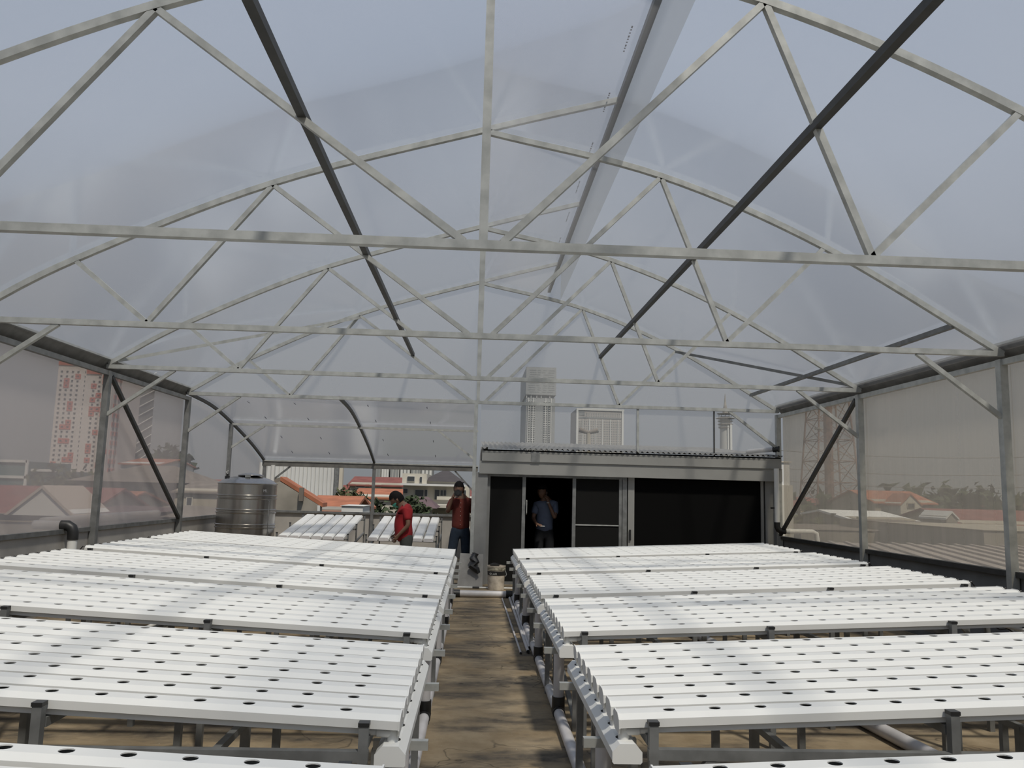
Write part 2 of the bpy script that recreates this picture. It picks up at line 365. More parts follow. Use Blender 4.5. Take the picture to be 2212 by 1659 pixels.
# corrugated roof
nx = 57*8; vv = []; pitch = .093
for k in range(nx+1):
    x = .1 + k*5.28/nx; z = .016*math.cos(2*math.pi*x/pitch)
    vv += [(x, -.12, 2.32+z), (x, 4.1, 2.68+z)]
MB().add(vv, [(2*k, 2*k+2, 2*k+3, 2*k+1) for k in range(nx)]).build('corrugated_roof', mat('cement_corrugated_sheet', (.24, .235, .22), .85, 0, .3, 3), SH, smooth=True, kind='stuff')
YD = .1
def frame_bar(nm, x0, x1, z0=0, z1=1.88, M=GALD): return MB().box((x0, YD-.03, z0), (x1, YD+.03, z1)).build(nm, M, SH)
frame_bar('door_jamb', .21, .26, M=COLM); frame_bar('door_jamb', .82, .88); frame_bar('door_jamb', 1.70, 1.76)
frame_bar('door_jamb', 2.58, 2.66); frame_bar('wall_pillar', 2.68, 2.79, M=ALU); frame_bar('frame_post', 5.04, 5.09, M=ALU); frame_bar('wall_pillar', 5.12, 5.38, M=COLM)
MB().box((.26, YD-.005, .02), (.82, YD+.005, 1.86)).build('net_panel', NET, SH)
MB().box((2.79, YD-.005, .05), (5.04, YD+.005, 1.86)).build('net_panel', NET2, SH)
dr = MB().box((1.76, YD-.005, .03), (2.52, YD+.005, 1.86)).build('door', NET, SH)
MB().box((1.76, YD-.02, 1.03), (2.52, YD+.02, 1.05)).build('crossbar', GALV, dr)
MB().box((2.52, YD-.025, .03), (2.57, YD+.025, 1.86)).build('door_stile', GALD, dr)
MB().box((2.70, YD-.06, .80), (2.73, YD-.03, .98)).build('lock', BLK, dr)
MB().box((.26, YD-.02, 1.84), (2.6, YD+.02, 1.88)).build('door_head', GALD, SH)
MB().box((.26, YD-.03, .0), (.82, YD+.04, .05)).build('threshold', GALD, SH)
h = MB(); h.tube([(.90, YD-.05, 1.2), (.90, YD-.08, 1.22), (.90, YD-.08, 1.42), (.90, YD-.05, 1.44)], .008, 6); h.build('door_handle', GALV, SH)
# roof pipe and downpipe by the shed
t = thing('roof_pipe', 'grey plastic pipe end lying over the shed roof at right', 'pipe', (4.95, 14.2, 2.42))
MB().tube([(-.05, .25, -.01), (.32, -.1, .03)], .042, 14).build('pipe', PVCG, t, smooth=True)
MB().tube([(.32, -.1, .03), (.4, -.18, .03)], .055, 14).build('socket', BLK, t, smooth=True)
t = thing('downpipe', 'white downpipe with black elbow beside the shed doors at right', 'downpipe', (5.22, 13.85, 0))
MB().tube([(0, 0, 1.16), (0, 0, 2.1)], .043, 14).build('pipe', PVC, t, smooth=True)
MB().tube([(0, 0, 1.18), (0, 0, 1.10), (.02, 0, 1.055), (.07, 0, 1.03), (.14, 0, 1.03)], .052, 14).build('elbow', BLK, t, smooth=True)
MB().tube([(.14, 0, 1.03), (.62, 0, 1.03), (.68, 0, 1.0), (.7, 0, .85)], .043, 14).build('outlet', PVC, t, smooth=True)
MB().beam((-.10, .02, 1.42), (-.03, .02, 1.42), .03).build('clip', BLK, t)
t = thing('downpipe', 'fat white downpipe with black elbow at the left parapet', 'downpipe', (-4.93, 10.3, 0))
MB().tube([(0, 0, .0), (0, 0, .88)], .056, 18).build('pipe', PVC, t, smooth=True)
MB().tube([(0, 0, -.0), (0, 0, .12)], .07, 18).build('foot_socket', BLK, t, smooth=True)
MB().tube([(0, 0, .86), (0, 0, .95), (-.02, 0, 1.0), (-.07, 0, 1.03), (-.15, 0, 1.03)], .064, 18).build('elbow', BLK, t, smooth=True)
MB().tube([(-.15, 0, 1.03), (-.48, 0, 1.03)], .056, 14).build('outlet', PVC, t, smooth=True)
t = MB().tube([(0, -1.7, 0), (0, 1.95, 0)], .058, 14).build('rain_pipe', PVC, smooth=True); t.location = (-5.36, 12.1, 1.06)
tag(t, 'pale pipe running outside along the foot of the left film wall', 'pipe')
for y in (-1.2, 1.2): MB().box((-.03, y-.02, -.12), (.2, y+.02, -.05)).build('bracket', GALD, t)
t = thing('downpipe', 'slim white downpipe in the corner behind the tank', 'downpipe', (-4.78, 19.3, 0))
MB().tube([(0, 0, 0), (0, 0, 2.05)], .05, 12).build('pipe', PVC, t, smooth=True)
MB().box((-.07, .0, 1.2), (.07, .1, 1.24)).build('bracket', GALD, t)

# ------------------------------------------------------------------ hydroponic benches
GL, GP, NG, HP = 3.86, .195, 8, .19
SLOPE = .18/GL; ANG = math.atan(SLOPE)
def lid_section(s_):
    return [(-.064, -.045), (-.064, -.022), (-.045, 0), (.045, 0), (.064, -.022), (.064, -.045)]
def gully_meshes(s_):
    b = MB(); x0, x1 = 0, GL
    S = lambda x, y, z: (s_*x, y, z)
    # top with round holes
    first, r, q = .215, .0245, .036
    xs = [first + k*HP for k in range(20) if first + k*HP < GL - .06]
    prev = 0
    for cx in xs:
        b.add([S(prev, -q, 0), S(cx-q, -q, 0), S(cx-q, q, 0), S(prev, q, 0)], [(0, 1, 2, 3)])
        outer = []
        cor = [(q, q), (-q, q), (-q, -q), (q, -q)]
        for k in range(4):
            a, c = cor[k], cor[(k+1) % 4]
            for j in range(4): outer.append((a[0]+(c[0]-a[0])*j/4, a[1]+(c[1]-a[1])*j/4))
        inner = [(r*math.cos(math.pi/4 + math.pi/8*k), r*math.sin(math.pi/4 + math.pi/8*k)) for k in range(16)]
        low = [S(cx+a, c, -.004) for a, c in inner]
        b.add([S(cx+a, c, 0) for a, c in outer] + [S(cx+a, c, 0) for a, c in inner] + low,
              [(k, (k+1) % 16, 16+(k+1) % 16, 16+k) for k in range(16)] + [(16+k, 16+(k+1) % 16, 32+(k+1) % 16, 32+k) for k in range(16)])
        prev = cx + q
    b.add([S(prev, -q, 0), S(GL, -q, 0), S(GL, q, 0), S(prev, q, 0)], [(0, 1, 2, 3)])
    for sg in (-1, 1):
        b.add([S(0, sg*q, 0), S(GL, sg*q, 0), S(GL, sg*.065, -.0175), S(0, sg*.065, -.0175), S(GL, sg*.064, -.05), S(0, sg*.064, -.05), S(GL, sg*.05, -.051), S(0, sg*.05, -.051)],
              [(0, 1, 2, 3), (3, 2, 4, 5), (5, 4, 6, 7)])
    lid = b
    c = MB()     # end caps
    pc = [(-.066, -.052), (-.067, -.016), (-.038, .004), (.038, .004), (.067, -.016), (.066, -.052), (.045, -.076), (-.045, -.076)]
    for X in (-.004, GL-.002): c.prism([S(X, y, z) for y, z in pc], (0, 0, 0), (s_*.006, 0, 0))
    d = MB()
    d.add([S(.12, -.05, -.045), S(GL, -.05, -.045), S(GL, -.045, -.076), S(.12, -.045, -.076), S(.12, .045, -.076), S(GL, .045, -.076), S(GL, .05, -.045), S(.12, .05, -.045)],
          [(0, 1, 2, 3), (3, 2, 5, 4), (4, 5, 6, 7), (0, 3, 4, 7)])
    ln = MB(); ln.add([S(.004, -.05, -.036), S(GL, -.05, -.036), S(GL, .05, -.036), S(.004, .05, -.036)], [(0, 1, 2, 3)])  # dark sheet below the holes, standing in for their unlit inside
    e_ = MB(); e_.tube([S(.13, -.015, -.07), S(.03, -.015, -.07)], .017, 12); e_.tube([S(.085, -.015, -.07), S(.02, -.015, -.07)], .022, 12); e_.tube([S(.022, -.015, -.05), S(.022, -.015, -.108)], .023, 12)
    return [('lid', lid.mesh('gully_lid', PVC)), ('trough', d.mesh('gully_trough', PVC)), ('hole_dark', ln.mesh('gully_hole_dark', HOLEDK)),
            ('end_caps', c.mesh('gully_end_caps', PVC)), ('outlet_elbow', e_.mesh('gully_outlet', PVC, True))]
def join_meshes(name, lst):
    import bmesh
    me = bpy.data.meshes.new(name); bm = bmesh.new(); mats = []
    for _, x in lst:
        o = len(bm.faces); bm.from_mesh(x)
        M = x.materials[0]
        if M not in mats: mats.append(M)
        bm.faces.ensure_lookup_table()
        for f in bm.faces[o:]: f.material_index = mats.index(M)
    bm.to_mesh(me); bm.free()
    for M in mats: me.materials.append(M)
    return me
ORD = ['first row, cut off by the bottom edge', 'second row from the camera', 'third row from the camera', 'fourth row from the camera', 'fifth row from the camera', 'sixth and farthest row']
def bench(s_, xe, fronts, side):
    gm = gully_meshes(s_)
    body = join_meshes('gully', gm[:4]); outlet = gm[4][1]
    S = lambda x, y, z: (s_*x, y, z)
    DEP = .13 + 7*GP
    px = [.13, 1.35, 2.57, 3.79]
    leg_me = {}
    zt_ = lambda x: .70 + SLOPE*x
    def bx(a, c, M, nm):
        lo = [min(s_*a[0], s_*c[0]), a[1], a[2]]; hi = [max(s_*a[0], s_*c[0]), c[1], c[2]]
        return MB().box(lo, hi).mesh(nm, M)
    parts = []      # (name, mesh, loc, children)
    for y in (-.028, DEP+.028):
        for x in px:
            parts.append(('leg', bx((x-.018, y-.018, 0), (x+.018, y+.018, zt_(x)-.012), GALD, 'leg'), [('leg_cap', bx((x-.021, y-.021, zt_(x)-.012), (x+.021, y+.021, zt_(x)+.003), BLK, 'leg_cap'))]))
        parts.append(('side_beam', bx((px[0]-.02, y-.018-.0, .565), (px[-1]+.02, y+.017, .605), GALD, 'side_beam'), []))
        sg = 1 if y > 1 else -1
        b = MB().beam(S(px[0]+.24, y, .575), S(px[0]+.02, y, .33), .03, None, (0, 1, 0)); parts.append(('brace', b.mesh('brace', GALD), []))
        b = MB().beam(S(px[-1]-.24, y, .575), S(px[-1]-.02, y, .33), .03, None, (0, 1, 0)); parts.append(('brace', b.mesh('brace', GALD), []))
    for x in px:
        parts.append(('cross_bar', bx((x-.018, 0, zt_(x)-.098), (x+.018, DEP, zt_(x)-.062), GALD, 'cross_bar'), []))
    for x in (.7, 1.95, 3.1):
        for y in (.45, 1.05): parts.append(('inner_leg', bx((x-.018, y-.018, 0), (x+.018, y+.018, .58), GALD, 'inner_leg'), []))
        parts.append(('inner_bar', bx((x-.015, 0, .56), (x+.015, DEP, .59), GALD, 'inner_bar'), []))
    # collector gutter
    hexa = [(-.058, .552), (-.052, .545), (.052, .545), (.058, .552), (.058, .588), (.03, .618), (-.03, .618), (-.058, .588)]
    cx = .028
    g = MB().prism([S(cx+x, -.02, z) for x, z in hexa], (0, 0, 0), (0, DEP+.08, 0))
    hl = []
    for k in range(NG):
        yy = .065 + GP*k
        hl.append(('inlet_hole', MB().tube([S(cx-.005, yy, .6175), S(cx-.005, yy, .6192)], .027, 14).mesh('inlet_hole', HOLEDK)))
    parts.append(('collector_gutter', g.mesh('collector_gutter', PVC), hl + [('end_cap', MB().prism([S(cx+x*1.03, -.026, .582+(z-.582)*1.04) for x, z in hexa], (0, 0, 0), (0, .008, 0)).mesh('end_cap', PVC))]))
    for y in (.32, 1.33):
        parts.append(('gutter_bracket', bx((-.10, y-.018, .505), (.13, y+.018, .543), GALV, 'gutter_bracket'), []))
    parts.append(('gutter_leg', bx((.0, 1.31, 0), (.036, 1.35, .505), GALD, 'gutter_leg'), []))
    parts.append(('gutter_leg', bx((.1, .30, 0), (.136, .34, .505), GALD, 'gutter_leg'), []))
    parts.append(('long_brace', MB().beam(S(.06, 1.33, .48), S(.12, .34, .06), .03, None, (1, 0, 0)).mesh('long_brace', GALD), []))
    dp = MB().tube([S(.037, .62, .13), S(.037, .62, .548)], .038, 18)
    tee = MB().tube([S(.037, .62, .05), S(.037, .62, .15)], .046, 18)
    parts.append(('drain_pipe', dp.mesh('drain_pipe', PVCG, True), [('tee_joint', tee.mesh('tee_joint', BLK, True))]))
    # feed manifold and hoses at the outer end
    mf = MB().tube([S(GL-.32, -.1, .66), S(GL-.32, DEP+.15, .66)], .016, 10)
    fit = MB().tube([S(GL-.32, -.03, .60), S(GL-.32, -.03, .70)], .024, 8)
    parts.append(('feed_manifold', mf.mesh('feed_manifold', PVC, True), [('fitting', fit.mesh('fitting', BLK, True))]))
    zo = .72 + SLOPE*GL
    for k in range(NG):
        yy = .065 + GP*k
        hs = MB().tube([S(GL-.01, yy, zo-.025), S(GL+.05, yy, zo-.01), S(GL+.10, yy+.01, zo-.07), S(GL+.10, yy+.02, zo-.2), S(GL+.0, yy+.02, zo-.31), S(GL-.15, yy, zo-.32), S(GL-.3, yy, .67)], .006, 6)
        parts.append(('feed_hose', hs.mesh('feed_hose', BLK, True), []))
    proto = None
    for i, Yf in enumerate(fronts):
        lab = 'white gully bench %s of the aisle, %s' % (side, ORD[i])
        root = tag(link('hydroponic_bench', None, None, (xe, Yf, 0)), lab.rstrip(','), 'bench', 'hydroponic benches either side of the aisle')
        if proto is None:
            proto = root
            for nm, me, ch in parts:
                p = link(nm, me, root)
                for cn, cm in ch: link(cn, cm, p)
            for k in range(NG):
                gobj = link('gully', body, root, (0, .065 + GP*k, .72)); gobj.rotation_euler = (0, -ANG*s_, 0)
                link('outlet_elbow', outlet, gobj)
        else:
            for ch in list(proto.children):
                c = ch.copy(); COL.objects.link(c); c.parent = root
                for gch in ch.children:
                    d = gch.copy(); COL.objects.link(d); d.parent = c
RF = [1.28, 3.34, 5.36, 7.2, 9.1, 11.02]
LF = [1.25, 3.27, 5.2, 7.02, 8.9, 10.65]
bench(1, .605, RF, 'right')
bench(-1, -.265, LF, 'left')

# ------------------------------------------------------------------ floor pipes
def pipe_line(name, label, p, q, r, M, sockets=()):
    p, q = Vector(p), Vector(q); c = (p+q)/2
    t = thing(name, label, 'pipe', c)
    MB().tube([p-c, q-c], r, 18).build('pipe', M, t, smooth=True)
    d = (q-p).normalized()
    for s_ in sockets:
        s_ = Vector(s_); MB().tube([s_-c-d*.055, s_-c+d*.055], r*1.22, 18).build('socket', BLK, t, smooth=True)
    return t
pipe_line('drain_line', 'fat drain pipe on the floor along the right side of the aisle', (.642, -.5, .042), (.642, 12.42, .042), .037, PVCG, [(.642, y+.62, .046) for y in RF] + [(.642, 12.42, .046)])
pipe_line('drain_line', 'fat drain pipe on the floor along the left side of the aisle', (-.302, -.5, .042), (-.302, 12.36, .042), .037, PVCG, [(-.302, y+.62, .046) for y in LF] + [(-.302, 12.36, .046)])
pipe_line('cross_drain', 'thick white pipe crossing the aisle floor before the shed', (-4.3, 12.36, .05), (4.4, 12.42, .05), .05, PVCG, [(-.235, 12.39, .05), (.565, 12.40, .05), (-1.15, 12.38, .05)])
pipe_line('water_pipe', 'thin white pipe with black fittings on the floor before the shed', (-2.6, 13.42, .022), (2.6, 13.42, .022), .013, PVC, [(.06, 13.42, .022)])
pipe_line('water_pipe', 'thin white pipe with black tee on the floor beneath the left benches', (-3.9, 3.0, .06), (-3.2, 12.0, .06), .02, PVC, [(-3.75, 5.0, .06), (-3.6, 7.1, .06)])
pipe_line('drain_line', 'grey pipe on the floor beneath the outer ends of the right benches', (2.3, 12.2, .05), (2.9, 4.6, .05), .045, PVCG, [])
for k, (x0, x1, r, y0, lb) in enumerate([(.43, .50, .011, 8.2, 'thinnest loose pipe lying on the aisle floor, farthest from the drain line'), (.54, .575, .017, 8.25, 'loose grey pipe lying on the aisle floor between the other two'), (.585, .60, .016, 8.45, 'loose grey pipe lying on the aisle floor right beside the drain line')]):
    b = MB(); b.tube([(0, 0, 0), (x0-x1+.02, 4.0, 0)], r, 12, cap=False); b.tube([(0, -.001, 0), (0, .004, 0)], r*.78, 12)
    o = b.build('loose_pipe', [PVCG, HOLEDK], smooth=True); o.location = (x1, y0, r + .004)
    for p in o.data.polygons[12:]: p.material_index = 1
    tag(o, lb, 'pipe', 'loose pipes on the aisle floor')

# ------------------------------------------------------------------ tank
T = thing('water_tank', 'ribbed stainless steel water tank in the left corner of the annex', 'tank', (-4.27, 15.45, 0))
R = .53
prof = [(R-.02, .1), (R, .12)]
for z in (.25, .55, .80, 1.07, 1.33):
    for dz in (0, .055):
        prof += [(R, z+dz-.016), (R+.014, z+dz-.006), (R+.014, z+dz+.006), (R, z+dz+.016)]
prof += [(R, 1.585), (R+.012, 1.595), (R+.012, 1.605), (R-.01, 1.615), (R-.06, 1.655), (R-.16, 1.70), (R-.26, 1.725), (.2, 1.74)]
MB().lathe(prof, (0, 0, 0), 56).build('shell', STEEL, T, smooth=True)
MB().lathe([(.22, 1.742), (.235, 1.75), (.23, 1.762), (.15, 1.785), (.05, 1.80)], (.06, -.06, 0), 32).build('lid', STEEL, T, smooth=True)
MB().box((.03, -.33, 1.715), (.12, -.28, 1.765)).build('lid_latch', GALV, T)
b = MB(); b.tube([(-.36, -.1, 1.68), (-.36, -.1, 1.73)], .045, 10); b.tube([(-.36, -.1, 1.73), (-.36, -.1, 1.775)], .022, 10); b.build('inlet_valve', BLK, T, smooth=True)
MB().tube([(-.36, -.1, 1.775), (-.39, -.1, 1.81), (-.35, -.1, 1.83)], .006, 6).build('inlet_wire', PVC, T)
for a in (45, 135, 225, 315):
    c, s_ = math.cos(math.radians(a))*.42, math.sin(math.radians(a))*.42
    MB().box((c-.03, s_-.03, 0), (c+.03, s_+.03, .12)).build('foot', GALD, T)
MB().tube([(.48, -.33, .5), (.50, -.34, .5), (.50, -.34, 1.3), (.48, -.33, 1.3)], .008, 8).build('level_tube', GALD, T, smooth=True)
def text(txt, size, M, parent=None, loc=(0, 0, 0), rot=(math.pi/2, 0, 0), name='lettering'):
    cu = bpy.data.curves.new(name, 'FONT'); cu.body = txt; cu.size = size; cu.extrude = .0008; cu.align_x = 'CENTER'
    tmp = bpy.data.objects.new('tmp', cu); COL.objects.link(tmp)
    dg = bpy.context.evaluated_depsgraph_get(); me = bpy.data.meshes.new_from_object(tmp.evaluated_get(dg))
    bpy.data.objects.remove(tmp); me.materials.clear(); me.materials.append(M)
    o = link(name, me, parent, loc); o.rotation_euler = rot; return o
text('ML', .07, PVC, T, (.42, -.352, 1.455), (math.pi/2, 0, math.radians(50)))

# ------------------------------------------------------------------ bucket, board
BUC = mat('dirty_cream_plastic', (.62, .55, .45), .6, 0, .3, 10, col2=(.38, .33, .26))
BT = thing('paint_bucket', 'dirty cream paint bucket with a black band on the floor before the shed', 'bucket', (.385, 13.38, 0))
b = MB(); b.lathe([(.125, 0), (.13, .004), (.143, .36), (.15, .363), (.15, .385), (.14, .385), (.138, .36)], (0, 0, 0), 36); b.build('pail', BUC, BT, smooth=True)
MB().lathe([(.1395, .235), (.1415, .235), (.1445, .30), (.142, .30)], (0, 0, 0), 36).build('black_band', BLK, BT, smooth=True)
MB().lathe([(.144, .315), (.150, .318), (.151, .35), (.146, .353)], (0, 0, 0), 36).build('rim_ring', mat('stained_rim', (.5, .47, .36), .7, 0, .5, 25, col2=(.10, .085, .06)), BT, smooth=True)
MB().tube([(.146, 0, .31), (.165, -.03, .25), (.15, -.06, .22)], .004, 6).build('handle', GALV, BT)
b = MB(); b.lathe([(.07, .36), (.085, .4), (.03, .425)], (-.03, .02, 0), 9); b.build('black_bag', BLK, BT, smooth=True)
for k, ch in enumerate('KOLAR'[1:]):
    a = math.radians(-90 - 42 + k*13)
    text(ch, .045, PVC, BT, (math.cos(a)*.146, math.sin(a)*.146, .248), (math.pi/2, 0, a + math.pi/2))
BD = thing('leaning_board', 'grey sheet leaning at the column foot beside the bucket', 'board', (-.03, 13.85, 0))
MB().prism([(-.22, -.12, .0), (.2, -.12, .0), (.2, .02, .52), (-.19, .02, .53)], (0, 0, 0), (0, .015, 0)).build('sheet', mat('grey_cement_board', (.34, .33, .31), .85, 0, .3, 4), BD)
random.seed(4)
b = MB(); b.tube([(.13, -.11, .22), (.10, -.09, .28), (.02, -.075, .33), (.09, -.055, .40), (.03, -.04, .46), (.06, -.02, .51), (.02, .0, .54)], [.02, .045, .06, .05, .065, .05, .02], 9)
b.v = [(x+random.uniform(-.014, .014), y+random.uniform(-.01, .01), z+random.uniform(-.014, .014)) for x, y, z in b.v]
rag = b.build('black_rag', BLK, smooth=True); rag.location = (-.03, 13.82, 0); tag(rag, 'black rag hanging over the grey leaning board', 'rag')

# ------------------------------------------------------------------ sloping gully racks in the annex
def sloped_rack(x0, n, label):
    t = thing('sloping_rack', label, 'rack', (x0, 15.15, 0))
    p = .205; z0, z1, D = .62, .93, 2.45
    for k in range(n):
        g = MB(); sec = [(-.09, 0), (-.09, .035), (-.07, .06), (.07, .06), (.09, .035), (.09, 0)]
        g.prism([(k*p+a, 0, z0+c) for a, c in sec], (0, 0, 0), (0, D, z1-z0))
        o = g.build('gully', PVC, t)
        c = MB().prism([(k*p+a, -.006, z0+cc) for a, cc in sec], (0, 0, 0), (0, .006, 0)).build('end_cap', PVCG, o)
    w = (n-1)*p
    for x in (-.14, w+.14):
        for y, f in ((.15, .06), (1.2, .5), (2.35, .95)):
            zz = z0 + (z1-z0)*f
            MB().box((x-.015, y-.015, 0), (x+.015, y+.015, zz+.07)).build('leg', GALD, t)
            MB().box((x-.018, y-.018, zz+.07), (x+.018, y+.018, zz+.085)).build('leg_cap', BLK, t)
        MB().beam((x, .15, z0-.2), (x, 2.35, z1-.3), .03).build('side_bar', GALD, t)
    for y, f in ((.15, .06), (1.2, .5), (2.35, .95)):
        MB().box((-.14, y-.015, z0+(z1-z0)*f-.035), (w+.14, y+.015, z0+(z1-z0)*f-.005)).build('cross_bar', GALD, t)
sloped_rack(-3.50, 6, 'rack of six sloping white gullies beside the steel tank')
sloped_rack(-1.86, 6, 'rack of sloping white gullies behind the man in the red shirt')

# ------------------------------------------------------------------ people
def skin(name, nodes, edges, M, parent=None, sub=2, root=0):
    me = bpy.data.meshes.new(name); me.from_pydata([n[0] for n in nodes], edges, []); me.update()
    o = bpy.data.objects.new('tmp', me); COL.objects.link(o)
    md = o.modifiers.new('s', 'SKIN'); md.use_smooth_shade = True
    sv = me.skin_vertices[0].data
    for k, n in enumerate(nodes):
        r = n[1]; sv[k].radius = r if isinstance(r, tuple) else (r, r)
        sv[k].use_root = (k == root)
    ss = o.modifiers.new('b', 'SUBSURF'); ss.levels = sub; ss.render_levels = sub
    dg = bpy.context.evaluated_depsgraph_get(); out = bpy.data.meshes.new_from_object(o.evaluated_get(dg))
    bpy.data.objects.remove(o); out.materials.clear(); out.materials.append(M)
    for p in out.polygons: p.use_smooth = True
    return link(name, out, parent)
def hand_nodes(nodes, edges, wi, wrist, dirn, palm_n, curl=.5):
    d = Vector(dirn).normalized(); n_ = Vector(palm_n).normalized(); s_ = d.cross(n_).normalized()
    wrist = Vector(wrist)
    nodes.append((wrist + d*.045, (.030, .018))); pi_ = len(nodes)-1; edges.append((wi, pi_))
    for k, off in enumerate((-.027, -.009, .009, .026)):
        L_ = (.032, .037, .035, .028)[k]
        a = wrist + d*.085 + s_*off; nodes.append((a, .0095)); ia = len(nodes)-1; edges.append((pi_, ia))
        bb = a + (d*(1-curl*.4) + n_*curl*.6).normalized()*L_; nodes.append((bb, .0085)); ib = len(nodes)-1; edges.append((ia, ib))
        c = bb + (d*(1-curl) + n_*curl*1.3).normalized()*L_*.8; nodes.append((c, .007)); edges.append((ib, len(nodes)-1))
    a = wrist + d*.035 - s_*.04 + n_*.008; nodes.append((a, .011)); ia = len(nodes)-1; edges.append((pi_, ia))
    bb = a + (d*.7 - s_*.3 + n_*.4).normalized()*.035; nodes.append((bb, .009)); edges.append((ia, len(nodes)-1))
SKIN_ = mat('brown_skin', (.15, .08, .05), .6); HAIR = mat('black_hair', (.006, .005, .005), .8, spec=.15)
def head_mesh(name, M, parent, c, face, down=0, s_=1):
    import bmesh
    bm = bmesh.new(); bmesh.ops.create_uvsphere(bm, u_segments=24, v_segments=18, radius=1)
    for v in bm.verts:
        x, y, z = v.co       # local: -y is the face direction
        jaw = max(0, -z)
        x *= .078*(1-.28*jaw); yy = y*.098*(1-.12*jaw); zz = z*.118
        if y < -.55 and abs(v.co.x) < .22 and -.35 < v.co.z < .12: yy -= .022*(1-abs(v.co.x)/.22)*(1-abs(v.co.z+.15)/.3)
        if y < -.5 and .12 < abs(v.co.x) < .5 and .0 < v.co.z < .22: yy += .008
        if y < -.5 and abs(v.co.x) < .3 and -.62 < v.co.z < -.42: yy -= .006
        v.co = (x, yy, zz)
    for sg in (-1, 1):
        r_ = bmesh.ops.create_icosphere(bm, subdivisions=2, radius=1)
        for v in r_['verts']: v.co = (sg*.079 + v.co.x*.010, v.co.y*.017 + .008, v.co.z*.030 - .008)
    f = Vector(face).normalized(); ang = math.atan2(f.x, -f.y)
    rot = Matrix.Rotation(ang, 4, 'Z') @ Matrix.Rotation(down, 4, 'X')
    bmesh.ops.transform(bm, matrix=Matrix.Translation(c) @ rot @ Matrix.Scale(s_, 4), verts=bm.verts)
    me = bpy.data.meshes.new(name); bm.to_mesh(me); bm.free()
    for p in me.polygons: p.use_smooth = True
    me.materials.append(M); return me, rot
def hair_mesh(c, rot, s_=1):
    import bmesh
    bm = bmesh.new(); bmesh.ops.create_uvsphere(bm, u_segments=28, v_segments=18, radius=1)
    kill = []
    for v in bm.verts:
        x, y, z = v.co
        lim = .38 if y < -.35 else (.05 if y < .1 else -.45)
        if z < lim - .12: kill.append(v)
        v.co = (x*.085, y*.104 + .004, max(z, lim-.1)*.125 + .004 + .004*math.sin(19*x+7*y))
    bmesh.ops.delete(bm, geom=kill, context='VERTS')
    bmesh.ops.transform(bm, matrix=Matrix.Translation(c) @ rot @ Matrix.Scale(s_, 4), verts=bm.verts)
    me = bpy.data.meshes.new('hair'); bm.to_mesh(me); bm.free()
    for p in me.polygons: p.use_smooth = True
    me.materials.append(HAIR); return me
def merge_into(o, me):
    import bmesh
    bm = bmesh.new(); bm.from_mesh(o.data); bm.from_mesh(me); bm.to_mesh(o.data); bm.free()
    for p in o.data.polygons: p.use_smooth = True
